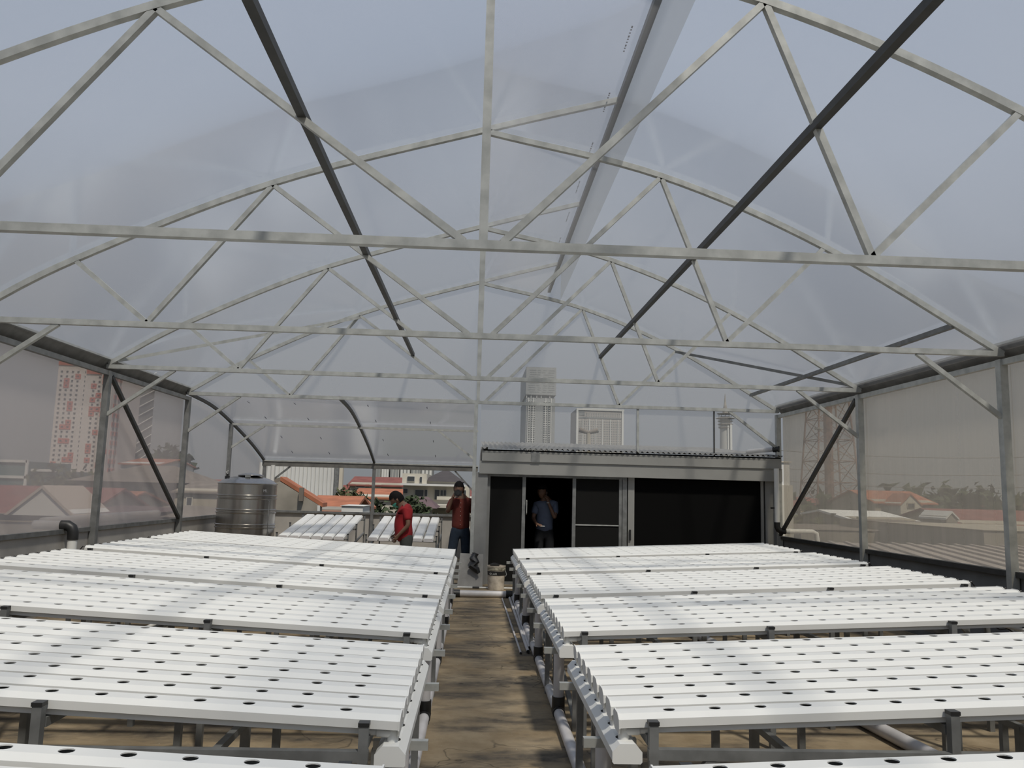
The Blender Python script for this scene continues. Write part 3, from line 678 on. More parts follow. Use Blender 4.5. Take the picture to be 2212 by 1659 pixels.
def person(label, loc, J, face, down, shirtM, trouserM, hands, shoe=True, girth=1.0, hs=1.1, hemz=-.08):
    t = thing('person', label, 'person', loc)
    V = {k: Vector(v) for k, v in J.items()}
    n = []; E_ = []; idx = {}
    def nd(k, p, r): idx[k] = len(n); n.append((p, r))
    nd('pel', V['pel'], (.13, .10)); nd('sp', V['sp'], (.125, .095)); nd('ch', V['ch'], (.14, .10)); nd('nb', V['nb'], .07); nd('nk', (V['nb']*.4+V['hd']*.6), .052); nd('hd', V['hd'], .06)
    E_ += [(0, 1), (1, 2), (2, 3), (3, 4), (4, 5)]
    for sd in 'lr':
        nd('sh'+sd, V['sh'+sd], .058); nd('el'+sd, V['el'+sd], .040); nd('wr'+sd, V['wr'+sd], (.028, .024))
        nd('hp'+sd, V['hp'+sd], .085); nd('kn'+sd, V['kn'+sd], .058); nd('an'+sd, V['an'+sd], .042); nd('to'+sd, V['to'+sd], .035)
        E_ += [(3, idx['sh'+sd]), (idx['sh'+sd], idx['el'+sd]), (idx['el'+sd], idx['wr'+sd]), (0, idx['hp'+sd]), (idx['hp'+sd], idx['kn'+sd]), (idx['kn'+sd], idx['an'+sd]), (idx['an'+sd], idx['to'+sd])]
        hd_ = hands[sd]; hand_nodes(n, E_, idx['wr'+sd], V['wr'+sd], hd_[0], hd_[1], hd_[2])
    body = skin('body', n, E_, SKIN_, t)
    hm, rot = head_mesh('head', SKIN_, t, V['hd'] + Vector((0, 0, .03)), face, down, hs)
    merge_into(body, hm)
    link('hair', hair_mesh(V['hd'] + Vector((0, 0, .03)), rot, hs*1.04), t)
    # shirt
    s = []; E2 = []
    def a(p, r): s.append((p, r)); return len(s)-1
    hem = V['pel'] + Vector((0, 0, hemz)); G = girth
    i0 = a(hem, (.178*G, .138*G)); i1 = a(V['pel']*.5+V['sp']*.5, (.17*G, .135*G)); i2 = a(V['sp'], (.17*G, .135*G)); i3 = a(V['ch'], (.175*G, .13*G)); i4 = a(V['nb']*.75+V['ch']*.25, (.12, .095)); i5 = a(V['nb']+ (V['hd']-V['nb'])*.18, .07)
    E2 += [(i0, i1), (i1, i2), (i2, i3), (i3, i4), (i4, i5)]
    for sd in 'lr':
        j0 = a(V['sh'+sd], .078); j1 = a(V['sh'+sd]*.25+V['el'+sd]*.75, .068); E2 += [(i4, j0), (j0, j1)]
    skin('shirt', s, E2, shirtM, t)
    s = []; E2 = []
    i0 = a(V['pel'] + Vector((0, 0, -.0)), (.14, .118)); i9 = a(V['pel']*.45 + V['sp']*.55, (.135, .115)); E2.append((i9, i0))
    for sd in 'lr':
        j0 = a(V['hp'+sd] + Vector((0, 0, -.06)), .105); j1 = a(V['kn'+sd], .085); j2 = a(V['an'+sd] + Vector((0, 0, .03)), .072); E2 += [(i0, j0), (j0, j1), (j1, j2)]
    skin('trousers', s, E2, trouserM, t)
    if shoe:
        for sd in 'lr':
            s = []; E2 = []; q = V['to'+sd]-V['an'+sd]; q.z = 0; q.normalize(); f0 = Vector((V['an'+sd].x, V['an'+sd].y, .04))
            a(f0 - q*.05, .045); a(f0 + q*.07, .045); a(f0 + q*.16, .035); skin('shoe', s, [(0, 1), (1, 2)], BLK, t, 2)
    return t, V
RED = mat('red_cotton', (.27, .010, .014), .9, 0, .12, 12); ORG = mat('shade_darkened_orange', (.12, .02, .013), .9, 0, .1, 14); BLU = mat('blue_grey_shirt', (.11, .135, .20), .9, 0, .08, 12)  # orange shirt darkened: the shade on its wearer is put into the colour
JEAN = mat('shade_darkened_denim', (.014, .026, .046), .9, 0, .25, 20); GREY = mat('grey_green_trousers', (.05, .055, .05), .9, 0, .2, 15); BLKC = mat('black_cloth', (.008, .009, .012), .9)  # denim darkened likewise, shade on the man in orange put into it
# man in red, facing left, looking down
t, V = person('man in a red t-shirt and green face mask looking down behind the left benches', (-1.10, 13.45, 0),
    dict(pel=(-.03, 0, .84), sp=(-.07, 0, 1.0), ch=(-.05, 0, 1.17), nb=(-.06, 0, 1.325), hd=(-.185, 0, 1.375),
         shl=(-.03, .17, 1.25), ell=(.0, .22, 1.0), wrl=(-.17, .17, .86), shr=(.0, -.17, 1.255), elr=(.04, -.22, 1.0), wrr=(-.12, -.20, .83),
         hpl=(.0, .09, .80), knl=(-.02, .1, .44), anl=(.02, .1, .09), tol=(-.12, .1, .05), hpr=(.0, -.09, .80), knr=(.03, -.1, .44), anr=(.06, -.1, .09), tor=(-.08, -.1, .05)),
    (-1, 0, 0), math.radians(38), RED, GREY, {'l': ((-.6, 0, -.7), (-.3, -1, 0), .5), 'r': ((-.6, .05, -.8), (0, 1, 0), .5)}, girth=1.18, hemz=-.14)
hc = V['hd'] + Vector((0, 0, .03))
import bmesh as _bm
def mask():
    bm = _bm.new(); _bm.ops.create_uvsphere(bm, u_segments=20, v_segments=14, radius=1)
    kill = [v for v in bm.verts if v.co.y > -.25 or v.co.z > -.12]
    for v in bm.verts: v.co = (v.co.x*.080, v.co.y*.112, v.co.z*.122)
    _bm.ops.delete(bm, geom=kill, context='VERTS')
    rot = Matrix.Rotation(math.atan2(-1, 0), 4, 'Z') @ Matrix.Rotation(math.radians(38), 4, 'X') @ Matrix.Scale(1.12, 4)
    _bm.ops.transform(bm, matrix=Matrix.Translation(hc) @ rot, verts=bm.verts)
    me = bpy.data.meshes.new('face_mask'); bm.to_mesh(me); bm.free(); me.materials.append(mat('green_mask', (.10, .50, .38), .8)); return me
link('face_mask', mask(), t)
# man in orange with camera, facing us
t, V = person('man in an orange shirt photographing beside the grey column', (-.24, 14.5, 0),
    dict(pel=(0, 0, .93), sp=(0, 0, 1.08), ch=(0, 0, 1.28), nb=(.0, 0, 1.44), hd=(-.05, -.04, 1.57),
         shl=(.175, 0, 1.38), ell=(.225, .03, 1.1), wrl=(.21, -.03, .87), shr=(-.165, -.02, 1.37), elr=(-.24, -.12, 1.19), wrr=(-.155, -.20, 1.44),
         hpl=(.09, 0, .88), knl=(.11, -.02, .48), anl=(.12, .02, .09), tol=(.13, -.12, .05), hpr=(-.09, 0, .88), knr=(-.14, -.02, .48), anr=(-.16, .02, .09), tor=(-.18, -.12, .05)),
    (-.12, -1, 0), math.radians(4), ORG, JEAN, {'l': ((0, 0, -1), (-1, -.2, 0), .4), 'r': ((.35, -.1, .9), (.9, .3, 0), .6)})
MB().lathe([(.031, -.008), (.036, 0), (.031, .008)], V['wrl'] + Vector((0, 0, .02)), 16).build('wristwatch', BLK, t, smooth=True)
btn = MB()
for k in range(6): btn.lathe([(.004, 0), (.006, .003), (.003, .006)], (-.005, -.135 - (.004 if k > 1 else 0), 1.36-.075*k), 6)
btn.build('buttons', PVC, t)
cm = thing('handheld_camera', 'black camera held up to the face of the man in orange', 'camera', (-.30, 14.5-.215, 1.53))
MB().box((-.065, -.03, -.045), (.065, .03, .045)).build('camera_body', BLK, cm)
MB().box((-.025, -.02, .045), (.025, .03, .065)).build('viewfinder', BLK, cm)
o = MB().tube([(0, -.03, 0), (0, -.10, 0)], [.036, .034], 20).build('lens', BLK, cm, smooth=True)
# man in blue inside the doorway on the phone
t, V = person('man in a blue shirt on the phone standing inside the shed doorway', (1.27, 14.75, 0),
    dict(pel=(0, 0, .92), sp=(.0, 0, 1.08), ch=(.02, 0, 1.27), nb=(.02, 0, 1.43), hd=(-.05, -.04, 1.56),
         shl=(.185, -.03, 1.37), ell=(.17, -.2, 1.13), wrl=(.045, -.17, 1.42), shr=(-.15, .0, 1.35), elr=(-.21, -.05, 1.12), wrr=(-.16, -.22, 1.02),
         hpl=(.09, 0, .87), knl=(.10, -.02, .47), anl=(.1, .02, .09), tol=(.08, -.12, .05), hpr=(-.09, 0, .87), knr=(-.1, -.02, .47), anr=(-.1, .02, .09), tor=(-.14, -.12, .05)),
    (-.75, -1, 0), math.radians(5), BLU, BLKC, {'l': ((-.3, .2, .9), (-.5, .8, 0), .6), 'r': ((.5, -.6, -.1), (.2, .2, -1), .5)})
MB().lathe([(.028, -.01), (.033, 0), (.028, .01)], V['wrl'] + Vector((0, 0, -.02)), 14).build('wristwatch', GALV, t, smooth=True)
ph = MB().box((-.004, -.018, -.06), (.004, .018, .06)).build('phone', BLK); ph.location = (1.27+.02, 14.75-.13, 1.54); tag(ph, 'black phone held at the ear of the man in blue', 'phone')
ph = MB().box((-.04, -.05, -.004), (.04, .05, .004)).build('notepad', PVC); ph.location = (1.27-.06, 14.75-.31, .99); tag(ph, 'small white pad held at the waist of the man in blue', 'notepad')

# ================================================================== the city outside
GZ = -9.0
g = MB().box((-2500, -400, GZ-1), (2500, 4500, GZ)).build('ground', mat('city_ground', (.14, .13, .11), 1, 0, .4, .02, col2=(.08, .09, .06)), **ST)
TERR = mat('terracotta_roof', (.40, .145, .075), .85, 0, .3, 1.5); REDR = mat('faded_red_roof', (.22, .072, .058), .85, 0, .25, 1.2); BRNR = mat('brown_grey_roof', (.20, .17, .14), .9, 0, .25, 1)
DRKR = mat('dark_slate_roof', (.065, .055, .055), .85, 0, .2, 2); PURR = mat('purple_brown_roof', (.13, .085, .09), .85, 0, .2, 2)
CRM = mat('cream_wall', (.52, .49, .42), .9, 0, .12, .8); WHT = mat('white_wall', (.62, .62, .60), .9, 0, .1, .5); BGE = mat('beige_wall', (.38, .34, .27), .9, 0, .2, .7)
GRYW = mat('mottled_cement_wall', (.30, .275, .235), .95, 0, .35, .8); WIN = mat('dark_window', (.05, .055, .06), .3); GLS = mat('green_office_glass', (.10, .16, .16), .25)
TWG = mat('grey_tower_cladding', (.27, .28, .275), .6, 0, .08, .05); TWW = mat('white_tower_fins', (.60, .60, .57), .8); TWB = mat('beige_tower_wall', (.37, .35, .325), .9)
APW = mat('pinkish_white_tower_wall', (.62, .57, .54), .9); APR = mat('brick_red_tower_panel', (.50, .13, .09), .9); NTG = mat('grey_scaffold_net', (.20, .21, .21), .9)
def span(u0, u1, v, Y): return at(u0, v, Y).x, at(u1, v, Y).x
def zz(u, v, Y): return at(u, v, Y).z
def gable(mb, x0, x1, y0, y1, z0, z1, along='x', over=.25, th=.12):
    if along == 'y': over = .08
    if along == 'x':
        ym = (y0+y1)/2; P = [(y0-over, z0-.1), (ym, z1), (y1+over, z0-.1), (y1+over, z0-.1-th), (ym, z1-th), (y0-over, z0-.1-th)]
        mb.prism([(x0-over, y, z) for y, z in P], (0, 0, 0), (x1-x0+2*over, 0, 0))
    else:
        xm = (x0+x1)/2; P = [(x0-over, z0-.1), (xm, z1), (x1+over, z0-.1), (x1+over, z0-.1-th), (xm, z1-th), (x0-over, z0-.1-th)]
        mb.prism([(x, y0-over, z) for x, z in P], (0, 0, 0), (0, y1-y0+2*over, 0))
def hip(mb, x0, x1, y0, y1, z0, z1, over=.5, rl=.4):
    x0 -= over; x1 += over; y0 -= over; y1 += over; xm, ym = (x0+x1)/2, (y0+y1)/2; h_ = (x1-x0)*rl/2
    mb.add([(x0, y0, z0), (x1, y0, z0), (x1, y1, z0), (x0, y1, z0), (xm-h_, ym, z1), (xm+h_, ym, z1)], [(0, 1, 5, 4), (1, 2, 5), (2, 3, 4, 5), (3, 0, 4), (0, 3, 2, 1)])
def house(label, u0, u1, vr, ve, Y, dep, wall, roof, kind='gx', wins=(), cat='house', name='house'):
    x0, x1 = span(u0, u1, ve, Y); zr, ze = zz((u0+u1)/2, vr, Y + (dep/2 if kind != 'gy' else 0)), zz((u0+u1)/2, ve, Y)
    t = thing(name, label, cat, ((x0+x1)/2, Y+dep/2, GZ)); ox = (x0+x1)/2; oy = Y+dep/2
    a, b_ = x0-ox, x1-ox; c, d = -dep/2, dep/2; zb = -GZ
    wmb = MB(); wmb.box((a, c, 0), (b_, d, ze+zb))
    if kind == 'gx': wmb.prism([(a, c, ze+zb), (a, 0, zr+zb-.15), (a, d, ze+zb)], (0, 0, 0), (b_-a, 0, 0))
    if kind == 'gy': wmb.prism([(a, c, ze+zb), ((a+b_)/2, c, zr+zb-.15), (b_, c, ze+zb)], (0, 0, 0), (0, d-c, 0))
    wmb.build('walls', wall, t)
    r = MB()
    if kind == 'gx': gable(r, a, b_, c, d, ze+zb, zr+zb, 'x')
    elif kind == 'gy': gable(r, a, b_, c, d, ze+zb, zr+zb, 'y')
    elif kind == 'hip': hip(r, a, b_, c, d, ze+zb, zr+zb)
    elif kind == 'flat': r.box((a-.05, c-.05, ze+zb), (b_+.05, d+.05, zr+zb))
    r.build('roof', roof, t)
    for (wu0, wu1, wv0, wv1) in wins:
        wx0, wx1 = span(wu0, wu1, wv0, Y); wz0, wz1 = zz(wu0, wv1, Y), zz(wu0, wv0, Y)
        f = MB().box((wx0-ox-.08, c-.06, wz0+zb-.08), (wx1-ox+.08, c-.01, wz1+zb+.08)).build('window', BGE if wall is not BGE else CRM, t)
        MB().box((wx0-ox, c-.09, wz0+zb), (wx1-ox, c-.061, wz1+zb)).build('pane', WIN, f)
    return t, ox, oy
# --- left
house('brick-red roofed house at the far left outside the film', -260, 150, 1046, 1118, 34, 9, CRM, REDR, 'gx')
t, ox, oy = house('house front with a pale triangular gable outside the left film', 15, 160, 1048, 1108, 31, 3, WHT, mat('pale_tile_roof', (.42, .36, .31), .9), 'gy')
house('orange roofed house right of the pale triangular gable', 128, 240, 1058, 1088, 46, 8, CRM, TERR, 'gx')
house('small white gabled dormer house before the orange roof', 168, 203, 1070, 1088, 42, 3, WHT, BGE, 'gy')
house('large house under a broad brown hipped roof, left of the diagonal brace', 165, 335, 1003, 1040, 62, 16, GRYW, BRNR, 'hip', [(250, 262, 1050, 1075), (290, 302, 1050, 1075)])
house('white house with an orange pitched roof rising behind the brown hipped roof', 262, 345, 990, 1000, 84, 10, WHT, TERR, 'gx', [(300, 309, 1009, 1016)])
house('grey low house with a dark hipped roof at the foot of the left wall', 150, 245, 1090, 1110, 33, 8, GRYW, PURR, 'hip')
house('grey low house with a hipped roof left of the brace foot', 262, 385, 1090, 1115, 37, 9, BGE, BRNR, 'hip')
house('long low beige house beyond the left film next to the tank', 378, 500, 1040, 1060, 64, 10, BGE, BRNR, 'gx', [(405, 415, 1075, 1090)])
house('low brown shed roof directly outside the left wall', -320, 175, 1116, 1122, 27, 5, GRYW, mat('olive_flat_roof', (.22, .18, .12), .9), 'flat', cat='building', name='outbuilding')
def office():
    Y = 190; x0, x1 = span(-180, 60, 1000, Y); z1 = zz(30, 996, Y)
    t = thing('office_building', 'low green glass office with white frames at the far left', 'building', ((x0+x1)/2, Y+10, GZ))
    w = (x1-x0)/2; h_ = z1-GZ
    MB().box((-w, -10, 0), (w, 10, h_)).build('glass_front', GLS, t)
    for x in (-w, -w*.3, w*.3, w): MB().box((x-.3, -10.4, 0), (x+.3, -10, h_+.4)).build('mullion', WHT, t)
    for z in (h_, h_-3.6, h_-7.5): MB().box((-w, -10.4, z-.3), (w, -10, z+.3)).build('spandrel', WHT, t)
    x2 = span(60, 118, 1000, Y)[1] - (x0+x1)/2
    MB().box((w, -8, 0), (x2, 8, h_-2.0)).build('low_wing', GLS, t)
    MB().box((w, -8.4, h_-2.2), (x2, -8, h_-1.6)).build('wing_cornice', WHT, t)
office()
def apartment_tower():
    Y = 260; x0, x1 = span(116, 236, 900, Y); zt1 = zz(180, 782, Y)
    ox = (x0+x1)/2
    t = thing('apartment_tower', 'tall white apartment tower with scattered red squares at left', 'tower', (ox, Y+11, GZ)); w = (x1-x0)/2; h_ = zt1-GZ
    MB().box((-w, -11, 0), (w, 11, h_)).build('walls', APW, t)
    MB().box((-w, -11.25, h_-1.2), (w, -11, h_)).build('red_cornice', APR, t)
    MB().box((w*.05, -11.3, h_-3.8), (w*.6, -11, h_-.2)).build('red_top_panel', APR, t)
    MB().box((-w, -11.3, 6.5), (w, -11, 7.4)).build('red_plinth_band', APR, t)
    random.seed(11); wn = MB(); rp_ = MB(); frames = MB()
    rows = 25; cols = [-.86, -.66, -.46, -.26, .34, .54, .74, .92]
    for r in range(rows):
        z = h_ - 3.2 - r*(h_-11)/rows
        for k, c in enumerate(cols):
            if r < 2 and 0 < c < .5: continue
            if random.random() < .16: rp_.box((c*w-.85, -11.12, z-.85), (c*w+.85, -11, z+.75))
            wn.box((c*w-.3, -11.2, z-.22), (c*w+.3, -11.1, z+.2))
        wn.box((-.0*w-.12, -11.2, z-.2), (-.0*w+.12, -11.1, z+.2))
        for yy in (-8, -5.2): 
            wn.box((w+.1, yy-.5, z-.4), (w+.2, yy+.5, z+.35))
            if r % 2: rp_.box((w, yy-1.1, z-.8), (w+.12, yy+1.1, z+.6))
    wn.build('windows', WIN, t, kind='stuff'); rp_.build('red_squares', APR, t, kind='stuff')
    nt_ = MB().box((-w+1, 11, 0), (w, 23, h_-1)).build('netted_wing', NTG, t)
    b = MB()
    for k in range(14): b.beam((w+.1, 11, 4+k*3.2), (w+.1, 23, 8+k*3.2), .25)
    b.build('net_ropes', WHT, nt_, kind='stuff')
apartment_tower()
# --- centre, behind the annex
def metal_hall():
    Y = 44; x0, x1 = span(556, 722, 1060, Y); z1 = zz(650, 1001, Y)
    t = thing('metal_hall', 'large white ribbed metal hall behind the orange roofs', 'building', ((x0+x1)/2, Y+8, GZ)); w = (x1-x0)/2; h_ = z1-GZ
    MB().box((-w, -8, 0), (w, -6.6, h_)).build('walls', WHT, t)
    b = MB(); n_ = 19
    for k in range(n_):
        x = -w + 2*w*(k+.5)/n_; b.prism([(x-.06, -8.08, 0), (x+.06, -8.08, 0), (x+.12, -8, 0), (x-.12, -8, 0)], (0, 0, 0), (0, 0, h_))
    b.build('ribs', WHT, t, kind='stuff')
    MB().box((w, -8.2, 0), (w+.2, -7.9, h_)).build('corner_trim', GALD, t)
    MB().box((w, -6.9, 0), (w+.22, -6.5, h_)).build('end_pier', CRM, t)
metal_hall()
def lean_house():
    Y = 28; p = [at(u, v, Y) for u, v in ((520, 1062), (605, 1040), (690, 1092), (690, 1180), (520, 1180))]
    o = at(605, 1092, Y); o.z = GZ
    t = thing('house', 'cement gable wall with an orange tiled slope right of the tank', 'house', o)
    P = [Vector((q.x, q.y, q.z if k < 3 else GZ)) - o for k, q in enumerate(p)]
    MB().prism(P, (0, 0, 0), (0, .5, 0)).build('gable_wall', GRYW, t)
    a, b_ = P[1], P[2]; n_ = Vector((0, 0, .14))
    MB().prism([a+n_*.2, b_+Vector((.1, 0, -.05)), b_+n_+Vector((.1, 0, -.05)), a+n_*1.2], (0, 0, 0), (0, .9, 0)).build('roof_slope', TERR, t)
    MB().prism([P[0]+n_, a+n_, a, P[0]], (0, 0, 0), (0, 1.0, 0)).build('rear_slope', BRNR, t)
    MB().box((b_.x-.06, -.05, -2+b_.z), (b_.x+.03, 0, b_.z)).build('corner_pipe', WHT, t)
    q = at(653, 1066, Y) - o; MB().box((q.x-.07, -.2, q.z-.25), (q.x+.07, -.05, q.z+.2)).build('chimney', BRNR, t)
lean_house()
house('low bright orange tiled roof right of the cement gable', 668, 752, 1070, 1100, 33, 6, GRYW, TERR, 'gx')
house('small pale garden building below the bright orange roof', 738, 784, 1091, 1093, 30, 2, WHT, WHT, 'flat', cat='outbuilding', name='outbuilding')
house('long house with a dull red roof left of the villa', 756, 868, 1030, 1046, 78, 9, BGE, REDR, 'gx', [(770, 788, 1048, 1052), (800, 822, 1048, 1052)])
house('orange tiled house in the trees left of the villa', 765, 866, 1055, 1072, 60, 8, CRM, TERR, 'gx')
house('small orange roof house at the foot of the white metal hall', 735, 785, 1076, 1094, 44, 5, BGE, TERR, 'gy')
def villa():
    Y = 56; t = thing('villa', 'cream two-storey villa with dark pyramid roof behind the red shirted man', 'house', (at(935, 1090, Y).x, Y+6, GZ)); ox = at(935, 1090, Y).x
    def bxx(nm, u0, u1, v0, v1, M, y0=-6, y1=5, par=None):
        x0, x1 = span(u0, u1, v1, Y); return MB().box((x0-ox, y0, zz(u0, v1, Y)-GZ), (x1-ox, y1, zz(u0, v0, Y)-GZ)).build(nm, M, par or t)
    x0, x1 = span(868, 1012, 1090, Y)
    MB().box((x0-ox, -5.5, 0), (x1-ox, 5, zz(940, 1048, Y)-GZ)).build('ground_floor', CRM, t)
    bxx('upper_box', 868, 921, 1022, 1045, CRM, -5.8, 0)
    bxx('roof_band', 866, 1005, 1043.5, 1048, WHT, -6.3, 5)
    x0, x1 = span(921, 992, 1038, Y); z0, z1 = zz(950, 1040, Y)-GZ, zz(952, 1011, Y+3)-GZ
    MB().box((x0-ox, -5.2, zz(950, 1045, Y)-GZ), (x1-ox, 5, z0)).build('attic_wall', CRM, t)
    m_ = MB(); hip(m_, x0-ox, x1-ox, -5, 5, z0, z1, .4, .03); m_.build('pyramid_roof', DRKR, t)
    for (a, b_, c, d) in [(880, 895, 1029, 1039), (907, 911, 1030, 1042), (896, 914, 1058, 1072), (917, 922, 1058, 1072), (938, 948, 1058, 1079), (951, 956, 1059, 1071), (958, 963, 1059, 1071), (870, 879, 1056, 1065), (1000, 1006, 1059, 1071)]:
        yy = -5.9 if c < 1045 else -5.6
        f = bxx('window', a-.6, b_+.6, c-.6, d+.6, WHT, yy-.02, yy+.1); bxx('pane', a, b_, c, d, WIN, yy-.06, yy-.03, f)
    bxx('balcony_wall', 945, 1000, 1072, 1079, CRM, -7, -6.8)
    bxx('carport_roof', 918, 1000, 1088, 1094, CRM, -9, -5.5)
    bxx('carport_post', 918, 920, 1094, 1125, WHT, -9, -8.8)
    bxx('carport_gate', 928, 965, 1103, 1125, BGE, -6.2, -6)
villa()
house('small house with a purple-brown roof before the villa', 884, 926, 1073, 1097, 48, 4, GRYW, PURR, 'hip')
house('far red roofed house behind the man with the camera', 1003, 1030, 1060, 1076, 70, 8, CRM, REDR, 'gx')
def block_row():
    Y = 380; us = [(806, 822), (824, 840), (843, 862), (864, 886), (888, 908), (910, 934)]
    lb = ['leftmost', 'second from left', 'third from left', 'third from right', 'second from right', 'rightmost']
    for k, (a, b_) in enumerate(us):
        x0, x1 = span(a, b_, 1020, Y); z1 = zz(a, 1003 + (k % 2)*2, Y); ox = (x0+x1)/2
        t = thing('apartment_block', 'distant pale apartment block on the horizon, %s in the row' % lb[k], 'building', (ox, Y+8, GZ), 'distant apartment blocks')
        w = (x1-x0)/2; h_ = z1-GZ
        MB().box((-w, -8, 0), (w, 8, h_)).build('walls', TWW if k % 2 == 0 else TWG, t)
        b = MB()
        for j in range(3): b.box((-w + (j+.5)*2*w/3 - .5, -8.3, 1), (-w + (j+.5)*2*w/3 + .5, -8, h_-1))
        b.build('window_strips', TWG if k % 2 == 0 else TWW, t, kind='stuff')
block_row()
# --- centre right towers
def glass_tower():
    Y = 400; xa, xb = span(1136, 1201, 850, Y); z1 = zz(1165, 793, Y); zm = zz(1165, 853, Y); xc, xd = span(1135, 1198, 950, Y)
    ox = (xa+xb)/2; t = thing('office_tower', 'tall grey twin-section tower seen through the gable film', 'tower', (ox, Y+26, GZ)); D = 26
    MB().box((xa-ox, -D, zm-GZ), (xb-ox, D, z1-GZ)).build('upper_block', TWG, t)
    MB().box((xc-ox, -D+.6, 0), (xd-ox, D-2, zm-GZ-1.5)).build('shaft', TWG, t)
    MB().box((xc-ox+.5, -D+2, zm-GZ-1.6), (xd-ox-.5, D-3, zm-GZ)).build('recess', NTG, t)
    w = xb-xa; b = MB()
    random.seed(5)
    for r in range(12):
        z = z1-GZ - 1.6 - r*1.05*1.05
        if z < zm-GZ+.6: break
        for x0, L_ in ((.1, .22), (.36, .10), (.55, .12), (.72, .2)):
            x0 += random.uniform(-.03, .03); b.box((xa-ox+x0*w, -D-.05, z-.22), (xa-ox+(x0+L_)*w, -D, z+.12))
    b.build('louvre_slots', NTG, t, kind='stuff')
    b = MB(); w2 = xd-xc; H2 = zm-GZ
    for fx in (.07, .24, .67, .86): b.box((xc-ox+fx*w2-.16, -D-.1, 0), (xc-ox+fx*w2+.16, -D+.6, H2-1.5 + (.0)))
    z = 8
    while z < H2-2.5:
        for fx in (.11, .21, .28, .63, .70, .80): b.box((xc-ox+(fx-.03)*w2, -D, z-.10), (xc-ox+(fx+.03)*w2, -D+.6, z+.10))
        z += 1.1
    for fx in (.0, .15, .35, .5, .8): b.box((xc-ox+fx*w2, -D+.4, H2-1.6), (xc-ox+fx*w2+.3, -D+.7, H2))
    b.build('white_lattice', TWW, t, kind='stuff')
    for x in (-4, 2): MB().box((x, -10, z1-GZ), (x+2.4, -6, z1-GZ+.9)).build('roof_plant', TWW, t)
glass_tower()
def white_tower():
    Y = 330; xa, xb = span(1246, 1347, 900, Y); z1 = zz(1290, 884, Y)
    ox = (xa+xb)/2; t = thing('hotel_tower', 'broad beige tower with white fins right of the grey tower', 'tower', (ox, Y+11, GZ)); D = 11; w = xb-xa; h_ = z1-GZ
    MB().box((-w/2, -D, 0), (w/2, D, h_)).build('walls', TWB, t)
    MB().box((-w/2-.2, -D-.3, h_-.6), (w/2+.2, -D+.5, h_+.2)).build('top_frame', TWW, t)
    for x in (-w/2, w/2-.6): MB().box((x-.2, -D-.35, 0), (x+.6, -D+.2, h_)).build('corner_fin', TWW, t)
    for f in (.13, .27, .41, .55, .72, .88): MB().box((-w/2+f*w-.14, -D-.3, 0), (-w/2+f*w+.14, -D, h_-4.2)).build('fin', TWW, t)
    MB().box((-w/2+.6, -D-.12, h_-4.0), (w/2-.6, -D, h_-3.3)).build('sky_floor', NTG, t)
    MB().box((-w/2+.8, -D-.12, h_-2.8), (-w/2+3.2, -D, h_-.9)).build('sign_panel', NTG, t)
    b = MB()
    for r in range(26):
        z = h_-5.2 - r*.98
        for c in range(24):
            x = -w/2 + .9 + c*(w-1.6)/24; b.box((x, -D-.05, z-.3), (x+.36, -D, z+.2))
    for c in range(20):
        x = -w/2 + 3.8 + c*.72
        if x < w/2-1: b.box((x, -D-.05, h_-2.4), (x+.36, -D, h_-1.7)); b.box((x, -D-.05, h_-3.1), (x+.36, -D, h_-2.7))
    b.build('windows', NTG, t, kind='stuff')
    MB().box((-w/2+3, -6, h_), (w/2-1.5, 0, h_+.9)).build('roof_plant', TWW, t)
white_tower()
t = thing('rooftop_vent', 'small dark T-shaped vent standing before the beige tower', 'vent', at(1271, 962, 60)); 
MB().tube([(0, 0, GZ-t.location.z), (0, 0, .9)], [.3, .16], 10).build('stem', BGE, t, smooth=True)
MB().tube([(-.7, 0, 1.15), (-.35, 0, 1.05), (0, 0, .95), (.35, 0, 1.05), (.7, 0, 1.15)], [.2, .17, .14, .17, .2], 10).build('cowl', BRNR, t, smooth=True)
def observation_tower():
    Y = 250; c = at(1567, 950, Y); zb = lambda v: zz(1567, v, Y)-GZ
    t = thing('observation_tower', 'slender concrete tower with stacked round decks and a spire', 'tower', (c.x, Y, GZ))
    MB().lathe([(2.0, 0), (1.65, zb(930)), (1.6, zb(900))], (0, 0, 0), 20).build('shaft', mat('concrete_shaft', (.40, .39, .365), .9), t, smooth=True)
    MB().box((.1, -2.1, 0), (.45, -1.6, zb(920))).build('white_rib', TWW, t); MB().box((.9, -2.1, 0), (1.5, -1.3, zb(918))).build('white_rib', TWW, t)
    for v, r in ((894, 2.6), (904, 3.0), (910, 2.4), (917, 2.4), (924, 2.2)):
        MB().lathe([(r*.9, -.12), (r, 0), (r*.95, .12)], (0, 0, zb(v)), 24).build('deck', GRYW, t, smooth=True)
    b = MB()
    for k in range(10):
        a = k*.628; b.tube([(2.0*math.cos(a), 2.0*math.sin(a), zb(926)), (2.0*math.cos(a), 2.0*math.sin(a), zb(894))], .08, 5)
    b.build('deck_columns', GRYW, t, kind='stuff')
    MB().lathe([(.9, 0), (.35, zb(870)-zb(893)), (.05, zb(850)-zb(893))], (0, 0, zb(893)), 10).build('spire', GRYW, t)
observation_tower()
